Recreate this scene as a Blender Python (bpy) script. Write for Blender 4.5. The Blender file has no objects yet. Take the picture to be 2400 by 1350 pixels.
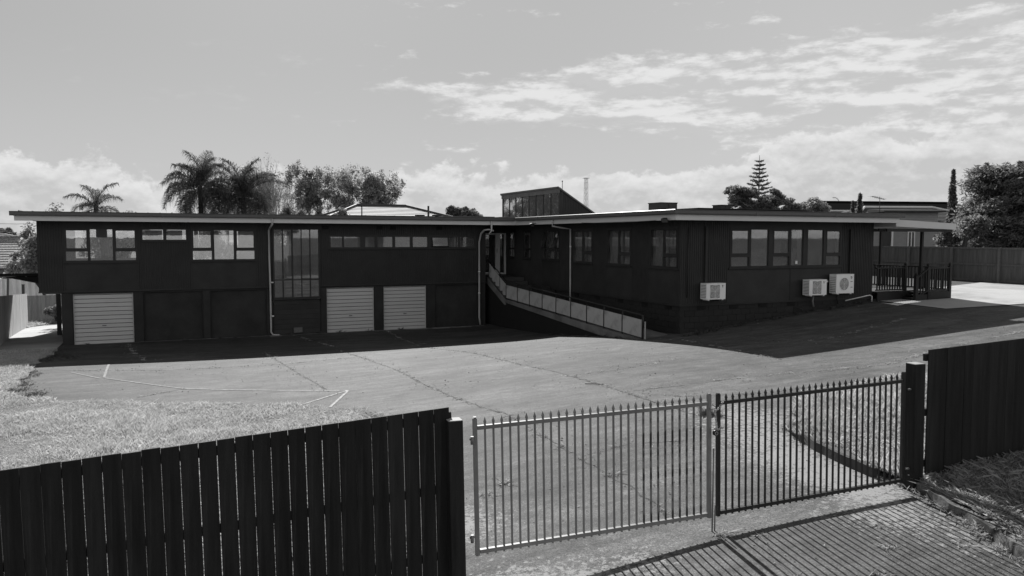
import bpy, bmesh, math, random
import numpy as np
from mathutils import Vector, Matrix

S = bpy.context.scene
COL = S.collection
R = math.radians
random.seed(4)
rng = np.random.default_rng(4)

# ------------------------------------------------------------------ camera
# x runs along the buildings, y away from the street, z is measured from the camera's own height
F_PX, PITCH, ROLL, YAW = 1816.35, 0.06505, 0.00191, 0.42593
cam_d = bpy.data.cameras.new('camera'); cam = bpy.data.objects.new('camera', cam_d); COL.objects.link(cam)
cam_d.sensor_width = 36; cam_d.lens = F_PX / 2400 * 36; cam_d.clip_end = 9000; cam_d.clip_start = .05
FW = Vector((math.sin(YAW) * math.cos(PITCH), math.cos(YAW) * math.cos(PITCH), -math.sin(PITCH)))
RT = Vector((math.cos(YAW), -math.sin(YAW), 0)); UP = RT.cross(FW)
cx_ = RT * math.cos(ROLL) + UP * math.sin(ROLL); cy_ = -RT * math.sin(ROLL) + UP * math.cos(ROLL)
M = Matrix((cx_, cy_, -FW)).transposed().to_4x4()
cam.matrix_world = M
S.camera = cam
S.render.resolution_x, S.render.resolution_y = 1024, 576

# ------------------------------------------------------------------ sun, exposure
EXPO = 0.8
S.view_settings.view_transform = 'Standard'; S.view_settings.look = 'None'
S.view_settings.exposure = EXPO; S.view_settings.gamma = 1; S.view_settings.use_curve_mapping = False
SUN = Vector((.31, 1.55, 1)).normalized()          # towards the sun
sl = bpy.data.lights.new('sun', 'SUN'); sl.energy = 4.5; sl.angle = R(.5); sl.color = (1, .995, .985)
so = bpy.data.objects.new('sun', sl); COL.objects.link(so); so.rotation_euler = SUN.to_track_quat('Z', 'Y').to_euler()
so.location = (0, 0, 60)

# ------------------------------------------------------------------ node helpers
class N:
    def __init__(s, tree): s.t = tree
    def n(s, typ, **kw):
        x = s.t.nodes.new(typ)
        for k, v in kw.items(): setattr(x, k, v)
        return x
    def put(s, sock, v):
        if isinstance(v, bpy.types.NodeSocket): s.t.links.new(v, sock)
        elif v is not None:
            if hasattr(sock.default_value, '__len__') and not hasattr(v, '__len__'):
                sock.default_value = [v] * 3 + ([1] if len(sock.default_value) == 4 else [])
            else: sock.default_value = v
    def m(s, op, a, b=None, c=None, clamp=False):
        x = s.n('ShaderNodeMath', operation=op); x.use_clamp = clamp
        s.put(x.inputs[0], a); s.put(x.inputs[1], b) if b is not None else None
        if c is not None: s.put(x.inputs[2], c)
        return x.outputs[0]
    def ramp(s, v, a, b, lo=0., hi=1., smooth=True):
        x = s.n('ShaderNodeMapRange'); x.interpolation_type = 'SMOOTHSTEP' if smooth else 'LINEAR'
        for i, q in enumerate((v, a, b, lo, hi)): s.put(x.inputs[i], q)
        return x.outputs[0]
    def mix(s, f, a, b):
        x = s.n('ShaderNodeMix', data_type='FLOAT'); s.put(x.inputs[0], f); s.put(x.inputs[2], a); s.put(x.inputs[3], b)
        return x.outputs[0]
    def noise(s, vec, sc, det=4, rough=.55, dist=0.):
        x = s.n('ShaderNodeTexNoise'); s.put(x.inputs['Vector'], vec)
        x.inputs['Scale'].default_value = sc; x.inputs['Detail'].default_value = det
        x.inputs['Roughness'].default_value = rough; x.inputs['Distortion'].default_value = dist
        return x.outputs['Fac']
    def xyz(s, v):
        x = s.n('ShaderNodeSeparateXYZ'); s.put(x.inputs[0], v); return x.outputs
    def comb(s, a, b, c):
        x = s.n('ShaderNodeCombineXYZ'); s.put(x.inputs[0], a); s.put(x.inputs[1], b); s.put(x.inputs[2], c); return x.outputs[0]

# ------------------------------------------------------------------ world: clear daylight with cumulus, all in greys
w = bpy.data.worlds.new('World'); S.world = w; w.use_nodes = True
t = w.node_tree; t.nodes.clear(); q = N(t)
out = q.n('ShaderNodeOutputWorld'); bg = q.n('ShaderNodeBackground')
sky = q.n('ShaderNodeTexSky'); sky.sky_type = 'NISHITA'; sky.sun_disc = False
sky.sun_elevation = math.asin(SUN.z); sky.sun_rotation = math.atan2(SUN.x, SUN.y)
sky.air_density = 1.0; sky.dust_density = .6; sky.ozone_density = 1.0
SKY_S = .06
SKYREF = 1.62
bw = q.n('ShaderNodeSeparateColor'); t.links.new(sky.outputs[0], bw.inputs[0])   # black-and-white film behind an orange filter sees the red
tc = q.n('ShaderNodeTexCoord').outputs['Generated']
x, y, z = q.xyz(tc)
az = q.m('ARCTAN2', x, y)                         # 0 along +y, right positive
el = q.m('ARCSINE', z)
deg = 57.2958
eld = q.m('MULTIPLY', el, deg); azd = q.m('MULTIPLY', az, deg)
def disp(v): return v / (SKY_S * 2 ** EXPO)       # background value that shows as v
skyv = q.m('POWER', bw.outputs[0], .22)
skyv = q.m('MULTIPLY', skyv, q.ramp(eld, 14., 70., 1., .38))          # the filtered sky deepens towards the zenith
skyv = q.m('MULTIPLY', skyv, disp(.50) / SKYREF)
SKYNODE = skyv
# height of the low cumulus bank along the horizon, in degrees, by azimuth
fc = q.n('ShaderNodeFloatCurve'); cu = fc.mapping.curves[0]; K_ = [(-180, 7.5), (-110, 7.0), (-60, 4.6), (-14, 4.6), (-9, 5.0), (-3, 5.1), (1, 3.2), (4, 3.6), (7, 5.0), (10, 4.2), (14, 4.6), (18, 5.0), (24, 4.8), (30, 4.6), (38, 5.2), (44, 7.0), (52, 7.4), (60, 7.0), (90, 5.5), (120, 7.0), (180, 7.5)]
cu.points[0].location = (0, K_[0][1] / 10); cu.points[1].location = (1, K_[-1][1] / 10)
for a_, h_ in K_[1:-1]: cu.points.new((a_ + 180) / 360, h_ / 10)
fc.mapping.update(); q.put(fc.inputs['Value'], q.ramp(azd, -180, 180, 0, 1, False)); hgt = q.m('MULTIPLY', fc.outputs[0], 10)
pv = q.comb(q.m('MULTIPLY', azd, .30), q.m('MULTIPLY', eld, .42), 0.0)
big = q.noise(pv, 1.0, 8, .60, .15)
fin_ = q.noise(q.comb(q.m('MULTIPLY', azd, .30), q.m('MULTIPLY', eld, .42), 4.0), 3.2, 6, .6, .1)
bumps = q.m('ADD', q.m('MULTIPLY', q.m('SUBTRACT', big, .5), 6.5), q.m('MULTIPLY', q.m('SUBTRACT', fin_, .5), 1.6))
edge = q.m('ADD', q.m('SUBTRACT', hgt, eld), bumps)
low = q.ramp(edge, -.1, .62)
# mid-height flattened clouds, thicker towards the right
pv2 = q.comb(q.m('MULTIPLY', azd, .13), q.m('MULTIPLY', eld, .55), 7.0)
mid = q.noise(pv2, .95, 9, .60, .1)
midu = q.noise(q.comb(q.m('MULTIPLY', azd, .13), q.m('ADD', q.m('MULTIPLY', eld, .55), .22), 7.0), .95, 9, .60, .1)
hole = q.noise(q.comb(q.m('MULTIPLY', azd, .34), q.m('MULTIPLY', eld, .9), 2.0), 1.5, 7, .62, .1)
cen = q.ramp(azd, 12., 60., 9.8, 10.4, False)                # the bank climbs to the right
wid = q.ramp(azd, 12., 42., 1.1, 3.9)
bnd = q.ramp(q.m('DIVIDE', q.m('ABSOLUTE', q.m('SUBTRACT', eld, cen)), wid), 1.25, .2)
cov = q.m('MULTIPLY', bnd, q.ramp(azd, 9., 30., 0., 1.25))
mm = q.m('ADD', q.m('ADD', q.m('MULTIPLY', mid, 1.), q.m('MULTIPLY', q.m('SUBTRACT', hole, .5), .75)), q.m('MULTIPLY', cov, .30))
back = q.ramp(q.m('ABSOLUTE', azd), 80., 125.)                 # unseen broken cloud opposite the sun, added to fill the shaded fronts
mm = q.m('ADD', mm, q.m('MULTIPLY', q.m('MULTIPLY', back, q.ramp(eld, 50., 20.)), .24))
midd = q.m('MULTIPLY', q.ramp(mm, .60, .82), q.ramp(q.m('ABSOLUTE', q.m('SUBTRACT', eld, 8.)), q.m('ADD', 26., q.m('MULTIPLY', back, 25.)), q.m('ADD', 9., q.m('MULTIPLY', back, 20.))))
veil = q.m('MULTIPLY', q.ramp(azd, 14., 50.), q.ramp(eld, 60., 4.))
veil = q.m('MULTIPLY', veil, q.ramp(azd, 150., 100.))
# billows, bright where thick and high, grey in the bellies
up_ = q.noise(q.comb(q.m('MULTIPLY', azd, .30), q.m('ADD', q.m('MULTIPLY', eld, .42), .16), 0.0), 1.0, 8, .60, .15)
rel = q.m('MULTIPLY', q.m('SUBTRACT', big, up_), 3.2)
body = q.noise(q.comb(q.m('MULTIPLY', azd, .22), q.m('MULTIPLY', eld, .5), 9.0), 1.4, 6, .6, .2)
lum = q.m('ADD', q.m('ADD', rel, q.ramp(edge, 3.4, .2, -.12, .42)), q.m('MULTIPLY', q.m('SUBTRACT', body, .38), 1.9))
cl = q.mix(q.ramp(lum, -.1, .95, 0, 1, False), disp(.57), disp(.80))
clm = q.mix(q.ramp(q.m('ADD', q.m('MULTIPLY', q.m('SUBTRACT', mid, midu), 3.0), q.m('MULTIPLY', q.m('SUBTRACT', body, .36), 1.7)), 0., .55, 0, 1), disp(.58), disp(.82))
hz = q.ramp(eld, 14., 0.)
base = q.mix(q.m('MULTIPLY', hz, .6), skyv, disp(.60))
base = q.mix(q.m('MULTIPLY', veil, .65), base, disp(.64))
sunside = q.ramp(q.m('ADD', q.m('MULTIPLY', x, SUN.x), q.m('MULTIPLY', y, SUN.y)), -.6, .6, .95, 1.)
lit = q.ramp(q.m('ADD', q.m('MULTIPLY', x, SUN.x), q.m('MULTIPLY', y, SUN.y)), .3, -.7, 1., 1.5)      # front-lit clouds, brightened to throw more light on the facades
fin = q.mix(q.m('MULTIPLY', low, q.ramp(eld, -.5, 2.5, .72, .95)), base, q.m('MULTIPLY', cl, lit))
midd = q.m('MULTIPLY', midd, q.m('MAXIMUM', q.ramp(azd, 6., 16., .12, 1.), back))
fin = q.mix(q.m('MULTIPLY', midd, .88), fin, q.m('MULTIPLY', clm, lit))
fin = q.m('MULTIPLY', fin, q.ramp(eld, -4., -.5, .25, 1.))
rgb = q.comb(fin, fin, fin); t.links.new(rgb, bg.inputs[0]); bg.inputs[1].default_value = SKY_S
t.links.new(bg.outputs[0], out.inputs[0])

# ------------------------------------------------------------------ materials (grey scale)
MATS = {}
def mat(name, v, rough=.7, var=.15, sc=3., bump=0., bsc=20., spec=.4, metal=0., stretch=(1, 1, 1), v2=None, thr=(.5, .7), psc=1.5, fine=0., fsc=60.):
    """v base reflectance; var its noise swing; v2 a second tone in patches; fine salt-and-pepper grain."""
    if name in MATS: return MATS[name]
    mt = bpy.data.materials.new(name); mt.use_nodes = True; tr = mt.node_tree; q = N(tr)
    b = tr.nodes['Principled BSDF']
    co = q.n('ShaderNodeTexCoord').outputs['Object']
    mp = q.n('ShaderNodeMapping'); q.put(mp.inputs[0], co); mp.inputs['Scale'].default_value = stretch; co = mp.outputs[0]
    oi = q.n('ShaderNodeObjectInfo').outputs['Random']
    nz = q.noise(q.comb(*[q.m('ADD', k, q.m('MULTIPLY', oi, 7.)) for k in q.xyz(co)]), sc, 5, .6)
    val = q.m('MULTIPLY', v, q.ramp(nz, .25, .75, 1 - var, 1 + var, False))
    val = q.m('MULTIPLY', val, q.mix(oi, 1 - var * .4, 1 + var * .4))
    if v2 is not None:
        pn = q.noise(co, psc, 6, .65); val = q.mix(q.ramp(pn, thr[0], thr[1]), val, v2)
    if fine:
        fn = q.noise(co, fsc, 2, .7); val = q.m('MULTIPLY', val, q.ramp(fn, .3, .7, 1 - fine, 1 + fine, False))
    tr.links.new(q.comb(val, val, val), b.inputs['Base Color'])
    b.inputs['Roughness'].default_value = rough; b.inputs['Metallic'].default_value = metal
    b.inputs['Specular IOR Level'].default_value = spec
    if bump:
        bn = q.n('ShaderNodeBump'); bn.inputs['Strength'].default_value = bump; bn.inputs['Distance'].default_value = .01
        tr.links.new(q.noise(co, bsc, 4, .6), bn.inputs['Height']); tr.links.new(bn.outputs[0], b.inputs['Normal'])
    MATS[name] = mt; return mt

def leafmat(name, v, trans=.5, var=.45, sc=.8):
    if name in MATS: return MATS[name]
    mt = bpy.data.materials.new(name); mt.use_nodes = True; tr = mt.node_tree; tr.nodes.clear(); q = N(tr)
    o = q.n('ShaderNodeOutputMaterial')
    co = q.n('ShaderNodeTexCoord').outputs['Object']
    gi = q.n('ShaderNodeNewGeometry').outputs['Random Per Island']
    nz = q.noise(co, sc, 3)
    val = q.m('MULTIPLY', v, q.m('MULTIPLY', q.mix(gi, 1 - var, 1 + var), q.ramp(nz, .3, .7, 1 - var * .5, 1 + var * .5, False)))
    c = q.comb(val, val, val)
    d = q.n('ShaderNodeBsdfDiffuse'); tr.links.new(c, d.inputs[0])
    tl = q.n('ShaderNodeBsdfTranslucent'); tr.links.new(c, tl.inputs[0])
    mx = q.n('ShaderNodeMixShader'); mx.inputs[0].default_value = trans
    tr.links.new(d.outputs[0], mx.inputs[1]); tr.links.new(tl.outputs[0], mx.inputs[2])
    tr.links.new(mx.outputs[0], o.inputs[0]); MATS[name] = mt; return mt

def glassmat(name, tint=.85, refl=.10, rough=.0, frost=0.):
    if name in MATS: return MATS[name]
    mt = bpy.data.materials.new(name); mt.use_nodes = True; tr = mt.node_tree; tr.nodes.clear(); q = N(tr)
    o = q.n('ShaderNodeOutputMaterial')
    tp = q.n('ShaderNodeBsdfTransparent'); tp.inputs[0].default_value = (tint,) * 3 + (1,)
    gl = q.n('ShaderNodeBsdfGlossy'); gl.inputs['Roughness'].default_value = rough; gl.inputs[0].default_value = (1, 1, 1, 1)
    lw = q.n('ShaderNodeLayerWeight'); lw.inputs[0].default_value = .5
    f = q.m('ADD', refl, q.m('MULTIPLY', q.m('POWER', lw.outputs['Facing'], 4.), .8), clamp=True)
    co = q.n('ShaderNodeTexCoord').outputs['Object']
    bn = q.n('ShaderNodeBump'); bn.inputs['Strength'].default_value = .04; bn.inputs['Distance'].default_value = .01
    tr.links.new(q.noise(co, 1.6, 2), bn.inputs['Height']); tr.links.new(bn.outputs[0], gl.inputs['Normal'])
    mx = q.n('ShaderNodeMixShader'); tr.links.new(f, mx.inputs[0])
    tr.links.new(tp.outputs[0], mx.inputs[1]); tr.links.new(gl.outputs[0], mx.inputs[2])
    # dust film, thickened for the lantern as painted sky reflection
    df = q.n('ShaderNodeBsdfDiffuse'); df.inputs[0].default_value = (.5, .5, .5, 1)
    m2 = q.n('ShaderNodeMixShader')
    dn = q.noise(co, 2.2, 5, .65)
    tr.links.new(q.ramp(dn, .3, .8, frost, frost + .10), m2.inputs[0])
    tr.links.new(mx.outputs[0], m2.inputs[1]); tr.links.new(df.outputs[0], m2.inputs[2])
    tr.links.new(m2.outputs[0], o.inputs[0]); MATS[name] = mt; return mt

black = mat('black_paint', .031, .6, .28, 1.6, .15, 30, spec=.25, v2=.046, thr=(.58, .8), psc=.6)
blackwall = mat('black_render', .031, .7, .35, 1.4, .3, 25, spec=.2, v2=.043, thr=(.55, .8), psc=.7)
fascia_m = mat('grey_fascia_paint', .58, .5, .05, .7)
gutter_m = mat('grey_gutter', .08, .4, .08, .8, spec=.5)
pipe_m = mat('grey_pipe', .42, .45, .2, 2.)
roller_m = mat('pale_roller_door', .48, .45, .06, 1.)
inner_m = mat('interior_plaster', .7, .8, .05)
innerd_m = mat('interior_dim', .16, .85, .1)
white_m = mat('white_enamel', .75, .4, .08, 2.)
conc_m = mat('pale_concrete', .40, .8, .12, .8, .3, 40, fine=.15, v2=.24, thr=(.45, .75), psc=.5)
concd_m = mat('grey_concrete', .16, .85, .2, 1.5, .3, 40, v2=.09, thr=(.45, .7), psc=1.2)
panel_m = mat('fibre_panel', .40, .7, .08, 3., v2=.2, thr=(.5, .75), psc=1.6)
roofm = mat('roof_iron', .13, .85, .15, .6, spec=.15)
darksteel = mat('black_steel', .018, .45, .3, 4., spec=.4, v2=.07, thr=(.62, .7), psc=9)
galv = mat('galvanised_steel', .18, .5, .18, 5., spec=.45)
galv2 = mat('patchy_painted_steel', .17, .5, .15, 5., spec=.45, v2=.02, thr=(.46, .54), psc=6, stretch=(1, 1, .6))
timberd = mat('black_stained_timber', .020, .75, .5, 1.5, .5, 40, spec=.2, stretch=(9, 9, .6), v2=.05, thr=(.56, .8), psc=1.2)
timberp = mat('weathered_pale_timber', .42, .8, .25, 2., .2, 30, stretch=(5, 5, .5))
timberm = mat('weathered_grey_timber', .10, .85, .3, 2., .2, 30, stretch=(5, 5, .5))
glass = glassmat('window_glass', .85, .27)
glassf = glassmat('dusty_glass', .75, .11, .02, .05)
glasst = glassmat('tinted_glass', .35, .16, .0, .01)
bark = mat('bark', .05, .9, .3, 3., .5, 12)

# ------------------------------------------------------------------ object helpers
def props(o, label=None, cat=None, group=None, kind=None):
    if label: o['label'] = label
    if cat: o['category'] = cat
    if group: o['group'] = group
    if kind: o['kind'] = kind
    return o
def empty(name, loc, label, cat, group=None, rz=0):
    o = bpy.data.objects.new(name, None); o.location = loc; o.rotation_euler = (0, 0, rz); o.empty_display_size = .2
    COL.objects.link(o); return props(o, label, cat, group)
def wloc(o):
    l = Vector((0, 0, 0))
    while o is not None: l += o.location; o = o.parent      # parents that are not turned
    return l
class MB:
    """collects faces in world coordinates; build() links ONE mesh object"""
    def __init__(s): s.v, s.f, s.sm = [], [], []
    def add(s, vs, fs, smooth=False):
        k = len(s.v); s.v += [tuple(p) for p in vs]; s.f += [tuple(i + k for i in f) for f in fs]; s.sm += [smooth] * len(fs); return s
    def box(s, x0, x1, y0, y1, z0, z1):
        v = [(x, y, z) for z in (z0, z1) for y in (y0, y1) for x in (x0, x1)]
        return s.add(v, [(0, 2, 3, 1), (4, 5, 7, 6), (0, 1, 5, 4), (2, 6, 7, 3), (0, 4, 6, 2), (1, 3, 7, 5)])
    def hexa(s, b, tp):                     # bottom 4, top 4 (ccw seen from above)
        return s.add(list(b) + list(tp), [(3, 2, 1, 0), (4, 5, 6, 7), (0, 1, 5, 4), (1, 2, 6, 5), (2, 3, 7, 6), (3, 0, 4, 7)])
    def beam(s, p, q_, wd, ht, up=(0, 0, 1)):
        p, q_ = Vector(p), Vector(q_); d = (q_ - p).normalized(); u = Vector(up)
        if abs(d.dot(u)) > .98: u = Vector((0, 1, 0))
        a = d.cross(u).normalized(); b = a.cross(d).normalized()
        v = []
        for e in (p, q_):
            for i, j in ((-1, -1), (1, -1), (1, 1), (-1, 1)): v.append(e + a * i * wd / 2 + b * j * ht / 2)
        return s.add(v, [(0, 1, 2, 3), (7, 6, 5, 4), (0, 4, 5, 1), (1, 5, 6, 2), (2, 6, 7, 3), (3, 7, 4, 0)])
    def tube(s, pts, r, n=8, r1=None, cap=True):
        pts = [Vector(p) for p in pts]; m = len(pts); vs = []; r1 = r if r1 is None else r1
        a = None
        for i, p in enumerate(pts):
            d = (pts[min(i + 1, m - 1)] - pts[max(i - 1, 0)]).normalized()
            if a is None:
                a = d.cross(Vector((0, 0, 1)) if abs(d.z) < .9 else Vector((1, 0, 0))).normalized()
            else: a = (a - d * a.dot(d)).normalized()
            b = d.cross(a); rr = r + (r1 - r) * i / max(1, m - 1)
            vs += [p + (a * math.cos(2 * math.pi * k / n) + b * math.sin(2 * math.pi * k / n)) * rr for k in range(n)]
        fs = [(i * n + k, i * n + (k + 1) % n, (i + 1) * n + (k + 1) % n, (i + 1) * n + k) for i in range(m - 1) for k in range(n)]
        s.add(vs, fs, True)
        if cap: s.f += [tuple(range(len(s.v) - len(vs) + n - 1, len(s.v) - len(vs) - 1, -1)), tuple(range(len(s.v) - n, len(s.v)))]; s.sm += [False] * 2
        return s
    def prism(s, poly, d0, d1):             # poly: list of 3D points, extruded from offset d0 to d1 (vectors)
        n = len(poly); a = [Vector(p) + Vector(d0) for p in poly]; b = [Vector(p) + Vector(d1) for p in poly]
        return s.add(a + b, [tuple(range(n - 1, -1, -1)), tuple(range(n, 2 * n))] + [(i, (i + 1) % n, n + (i + 1) % n, n + i) for i in range(n)])
    def build(s, name, m, parent=None, label=None, kind=None, cat=None, group=None, origin=None):
        me = bpy.data.meshes.new(name)
        w0 = wloc(parent) if parent else Vector((0, 0, 0))
        og = Vector(origin) if origin is not None else (Vector(np.mean(np.array(s.v), axis=0)) if parent else Vector((0, 0, 0)))
        me.from_pydata([tuple(Vector(p) - og) for p in s.v], [], s.f)
        me.polygons.foreach_set('use_smooth', s.sm)
        me.materials.append(m); me.update()
        o = bpy.data.objects.new(name, me); COL.objects.link(o)
        if parent: o.parent = parent
        o.location = og - w0
        return props(o, label, cat, group, kind)
def inst(src, name, parent, loc):
    """a further object that shares src's mesh; loc in world coordinates"""
    o = bpy.data.objects.new(name, src.data); COL.objects.link(o); o.parent = parent; o.location = Vector(loc) - wloc(parent); return o
def np_mesh(name, V, Fc, m, parent=None, **kw):
    """V (n,3), Fc (k,3|4) arrays -> object"""
    V = np.asarray(V, np.float32); Fc = np.asarray(Fc, np.int32)
    me = bpy.data.meshes.new(name); me.vertices.add(len(V)); k = Fc.shape[1]
    w0 = np.array(wloc(parent)) if parent else np.zeros(3)
    me.vertices.foreach_set('co', (V - w0).astype(np.float32).ravel()); me.loops.add(Fc.size); me.loops.foreach_set('vertex_index', Fc.ravel())
    me.polygons.add(len(Fc)); me.polygons.foreach_set('loop_start', np.arange(len(Fc), dtype=np.int32) * k)
    me.polygons.foreach_set('loop_total', np.full(len(Fc), k, np.int32)); me.materials.append(m); me.update(calc_edges=True)
    o = bpy.data.objects.new(name, me); COL.objects.link(o)
    if parent: o.parent = parent
    return props(o, **kw)
def ray(u, v):
    a, b = u - 1200, v - 675; c, s = math.cos(ROLL), math.sin(ROLL); a, b = c * a + s * b, -s * a + c * b
    return FW + RT * (a / F_PX) - UP * (b / F_PX)
FH = Vector((math.sin(YAW), math.cos(YAW), 0))
def at(u, v, d):
    """the point d metres ahead of the camera (level distance) in the direction of a reading off the photograph"""
    r = ray(u, v); return r * (d / r.dot(FH))

# ------------------------------------------------------------------ terrain heights
TP = np.array([(-3.4,33.4,-4.1),(1,33.4,-4.1),(5,33.4,-4.1),(9.5,33.4,-4.1),(13.8,33.4,-4.1),(-5,36,-4.12),(-4,38,-4.2),(0,42,-4.3),(8,42,-4.3),(-6,48,-4.8),(0,52,-4.9),(-12,45,-4.9),
(-4,25.5,-3.7),(0,25.4,-3.76),(5,25.3,-3.79),(9,25.3,-3.78),(11.8,25.4,-3.76),(12.8,28,-3.98),(13,31,-4.08),(5,29.5,-3.98),(-1,29.5,-3.96),
(12.6,21.5,-3.3),(14,20.8,-3.27),(13.7,17.3,-3.02),(13.67,14.46,-2.94),(17.45,14.7,-2.8),(24.1,15.05,-2.56),(16,21,-3.2),(20,21,-2.8),(24.7,21,-2.4),(27,19.8,-2.38),(29.3,20.8,-2.3),(38,23.4,-2.28),(38.6,33,-2.2),(34,15,-2.25),(30,28,-2.25),(40,20,-2.25),(24,30,-2.6),(24,42,-2.8),
(2.85,7.16,-3.52),(4.3,7.0,-3.40),(5.6,6.87,-3.295),(8.4,6.7,-3.19),(11,7.2,-3.05),(5.5,4.5,-3.31),(8.5,4.5,-3.2),(2,4,-3.6),(15,7,-2.85),(20,8,-2.7),(-2,7.4,-3.7),(-6,7.8,-3.85),(-10,9,-3.95),(-3,12,-3.6),(3,12,-3.45),(7,11,-3.15),(-9,20,-4.0),(-1,17,-3.65),(5,18,-3.5),(9,16,-3.15),(-9,30,-4.1),(6,-3,-3.3),(-8,-3,-3.6),(18,0,-2.9)], float)
def _ker(r): return r ** 2 * np.log(np.maximum(r, 1e-6))
_P = TP[:, :2]; _n = len(_P)
_K = _ker(np.linalg.norm(_P[:, None] - _P[None], axis=2)) + np.eye(_n) * 2.; _Q = np.c_[np.ones(_n), _P]
_W = np.linalg.solve(np.block([[_K, _Q], [_Q.T, np.zeros((3, 3))]]), np.r_[TP[:, 2], 0, 0, 0])
def gz(x, y):
    x = np.atleast_1d(np.asarray(x, float)); y = np.atleast_1d(np.asarray(y, float))
    cx = np.clip(x, -14, 44); cy = np.clip(y, -6, 54); o = np.empty(len(x))
    for i in range(0, len(x), 20000):
        a, b = cx[i:i + 20000], cy[i:i + 20000]
        r = np.sqrt((a[:, None] - _P[:, 0]) ** 2 + (b[:, None] - _P[:, 1]) ** 2)
        o[i:i + 20000] = _ker(r) @ _W[:_n] + _W[_n] + _W[_n + 1] * a + _W[_n + 2] * b
    far = np.clip(np.hypot(x - cx, y - cy) / 40, 0, 1)
    return o * (1 - far) - 5.5 * far
def g(x, y): return float(gz(x, y)[0])
# ================================================================== SETTING
# ground: one asphalt sheet to the horizon, finer near the camera
def axis(lo, hi, step, far):
    a = list(np.arange(lo, hi + 1e-6, step)); d = step; p = []
    e = a[-1]
    while e < far: d *= 1.35; e += d; p.append(e)
    d = step; e = a[0]; m_ = []
    while e > -far: d *= 1.35; e -= d; m_.append(e)
    return np.array(m_[::-1] + a + p)
GX, GY = axis(-12, 42, .3, 4000), axis(-2, 48, .3, 4000)
XX, YY = np.meshgrid(GX, GY); ZZ = gz(XX.ravel(), YY.ravel())
nx, ny = len(GX), len(GY)
V = np.c_[XX.ravel(), YY.ravel(), ZZ]
I = (np.arange(ny - 1)[:, None] * nx + np.arange(nx - 1)[None]).ravel()
Fc = np.c_[I, I + 1, I + nx + 1, I + nx]
gm = bpy.data.materials.new('worn_asphalt'); gm.use_nodes = True; tr = gm.node_tree; q = N(tr); b = tr.nodes['Principled BSDF']
co = q.n('ShaderNodeTexCoord').outputs['Object']
n1 = q.noise(co, .35, 6, .62); n2 = q.noise(co, 2.2, 5, .65); n3 = q.noise(co, 55., 3, .75); n4 = q.noise(co, 9., 5, .7)
mp = q.n('ShaderNodeMapping'); q.put(mp.inputs[0], co); mp.inputs['Scale'].default_value = (.35, 1.6, 1); mp.inputs['Rotation'].default_value = (0, 0, .1)
n5 = q.noise(mp.outputs[0], .8, 6, .65)
v_ = q.ramp(n1, .32, .68, .072, .116, False)
v_ = q.m('MULTIPLY', v_, q.ramp(n2, .3, .7, .78, 1.22, False))
v_ = q.m('MULTIPLY', v_, q.ramp(n5, .35, .65, .70, 1.28, False))
n7 = q.noise(co, 26., 3, .8)
xx_, yq_, _z = q.xyz(co); wn = q.n('ShaderNodeTexWhiteNoise', noise_dimensions='2D')          # every poured bay weathered differently
q.put(wn.inputs['Vector'], q.comb(q.m('FLOOR', q.m('DIVIDE', q.m('SUBTRACT', xx_, 2.6), 2.93)), q.m('FLOOR', q.m('DIVIDE', q.m('SUBTRACT', yq_, 13.), 12.4)), 0.))
v_ = q.m('MULTIPLY', v_, q.ramp(wn.outputs['Value'], 0, 1, .86, 1.12, False))
n8 = q.noise(mp.outputs[0], 3.2, 5, .7); v_ = q.m('MULTIPLY', v_, q.ramp(n8, .35, .65, .84, 1.18, False))
v_ = q.m('MULTIPLY', v_, q.m('MULTIPLY', q.m('MULTIPLY', q.ramp(n3, .35, .65, .45, 1.6, False), q.ramp(n7, .35, .65, .70, 1.3, False)), q.ramp(n4, .3, .7, .82, 1.18, False)))
st = q.noise(co, .9, 7, .7); v_ = q.m('MULTIPLY', v_, q.ramp(st, .60, .68, 1., .70)); v_ = q.m('MULTIPLY', v_, q.ramp(st, .40, .33, 1., 1.25))
_, yy_, _ = q.xyz(co)
v_ = q.m('MULTIPLY', v_, q.ramp(yy_, 22., 30., 1., .68))                       # damp, mossy apron by the garages; the wing's shade is darkened in too
v_ = q.m('MULTIPLY', v_, q.ramp(yy_, 7., 17., 1.0, .72))                      # tone falls off from the entrance into the yard
li = q.n('ShaderNodeAttribute', attribute_name='lichen').outputs['Fac']
n6 = q.noise(co, 16., 6, .8)
lm = q.ramp(q.m('ADD', q.m('ADD', q.m('MULTIPLY', n6, .75), q.m('MULTIPLY', n4, .25)), q.m('MULTIPLY', li, .165)), .585, .64)
lm = q.m('MULTIPLY', lm, q.ramp(li, .02, .2))
v_ = q.mix(lm, v_, .28)
far = q.n('ShaderNodeAttribute', attribute_name='field').outputs['Fac']
v_ = q.mix(far, v_, .07)
tr.links.new(q.comb(v_, v_, v_), b.inputs['Base Color']); b.inputs['Roughness'].default_value = .85; b.inputs['Specular IOR Level'].default_value = .3
bn = q.n('ShaderNodeBump'); bn.inputs['Strength'].default_value = .55; bn.inputs['Distance'].default_value = .012
tr.links.new(q.m('ADD', n3, q.m('MULTIPLY', n2, .8)), bn.inputs['Height']); tr.links.new(bn.outputs[0], b.inputs['Normal'])
ground = np_mesh('ground', V, Fc, gm, kind='structure', label='worn cracked asphalt yard')
LI = [(3.15, 8.6, .45, 1.), (3.2, 6.7, .4, 1.25), (3.7, 6.5, .4, 1.0), (4.4, 6.6, .4, .7), (9.0, 10.2, .7, .9), (8.5, 9.2, .55, 1.), (8.2, 8.4, .5, 1.2), (8.1, 7.6, .45, 1.3), (8.1, 7.0, .4, 1.2), (7.7, 6.2, .45, .9), (7.4, 6.9, .35, .5), (8.0, 5.5, .5, .6), (6.3, 7.0, .25, .3)]
lv = np.zeros(len(V))
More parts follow.
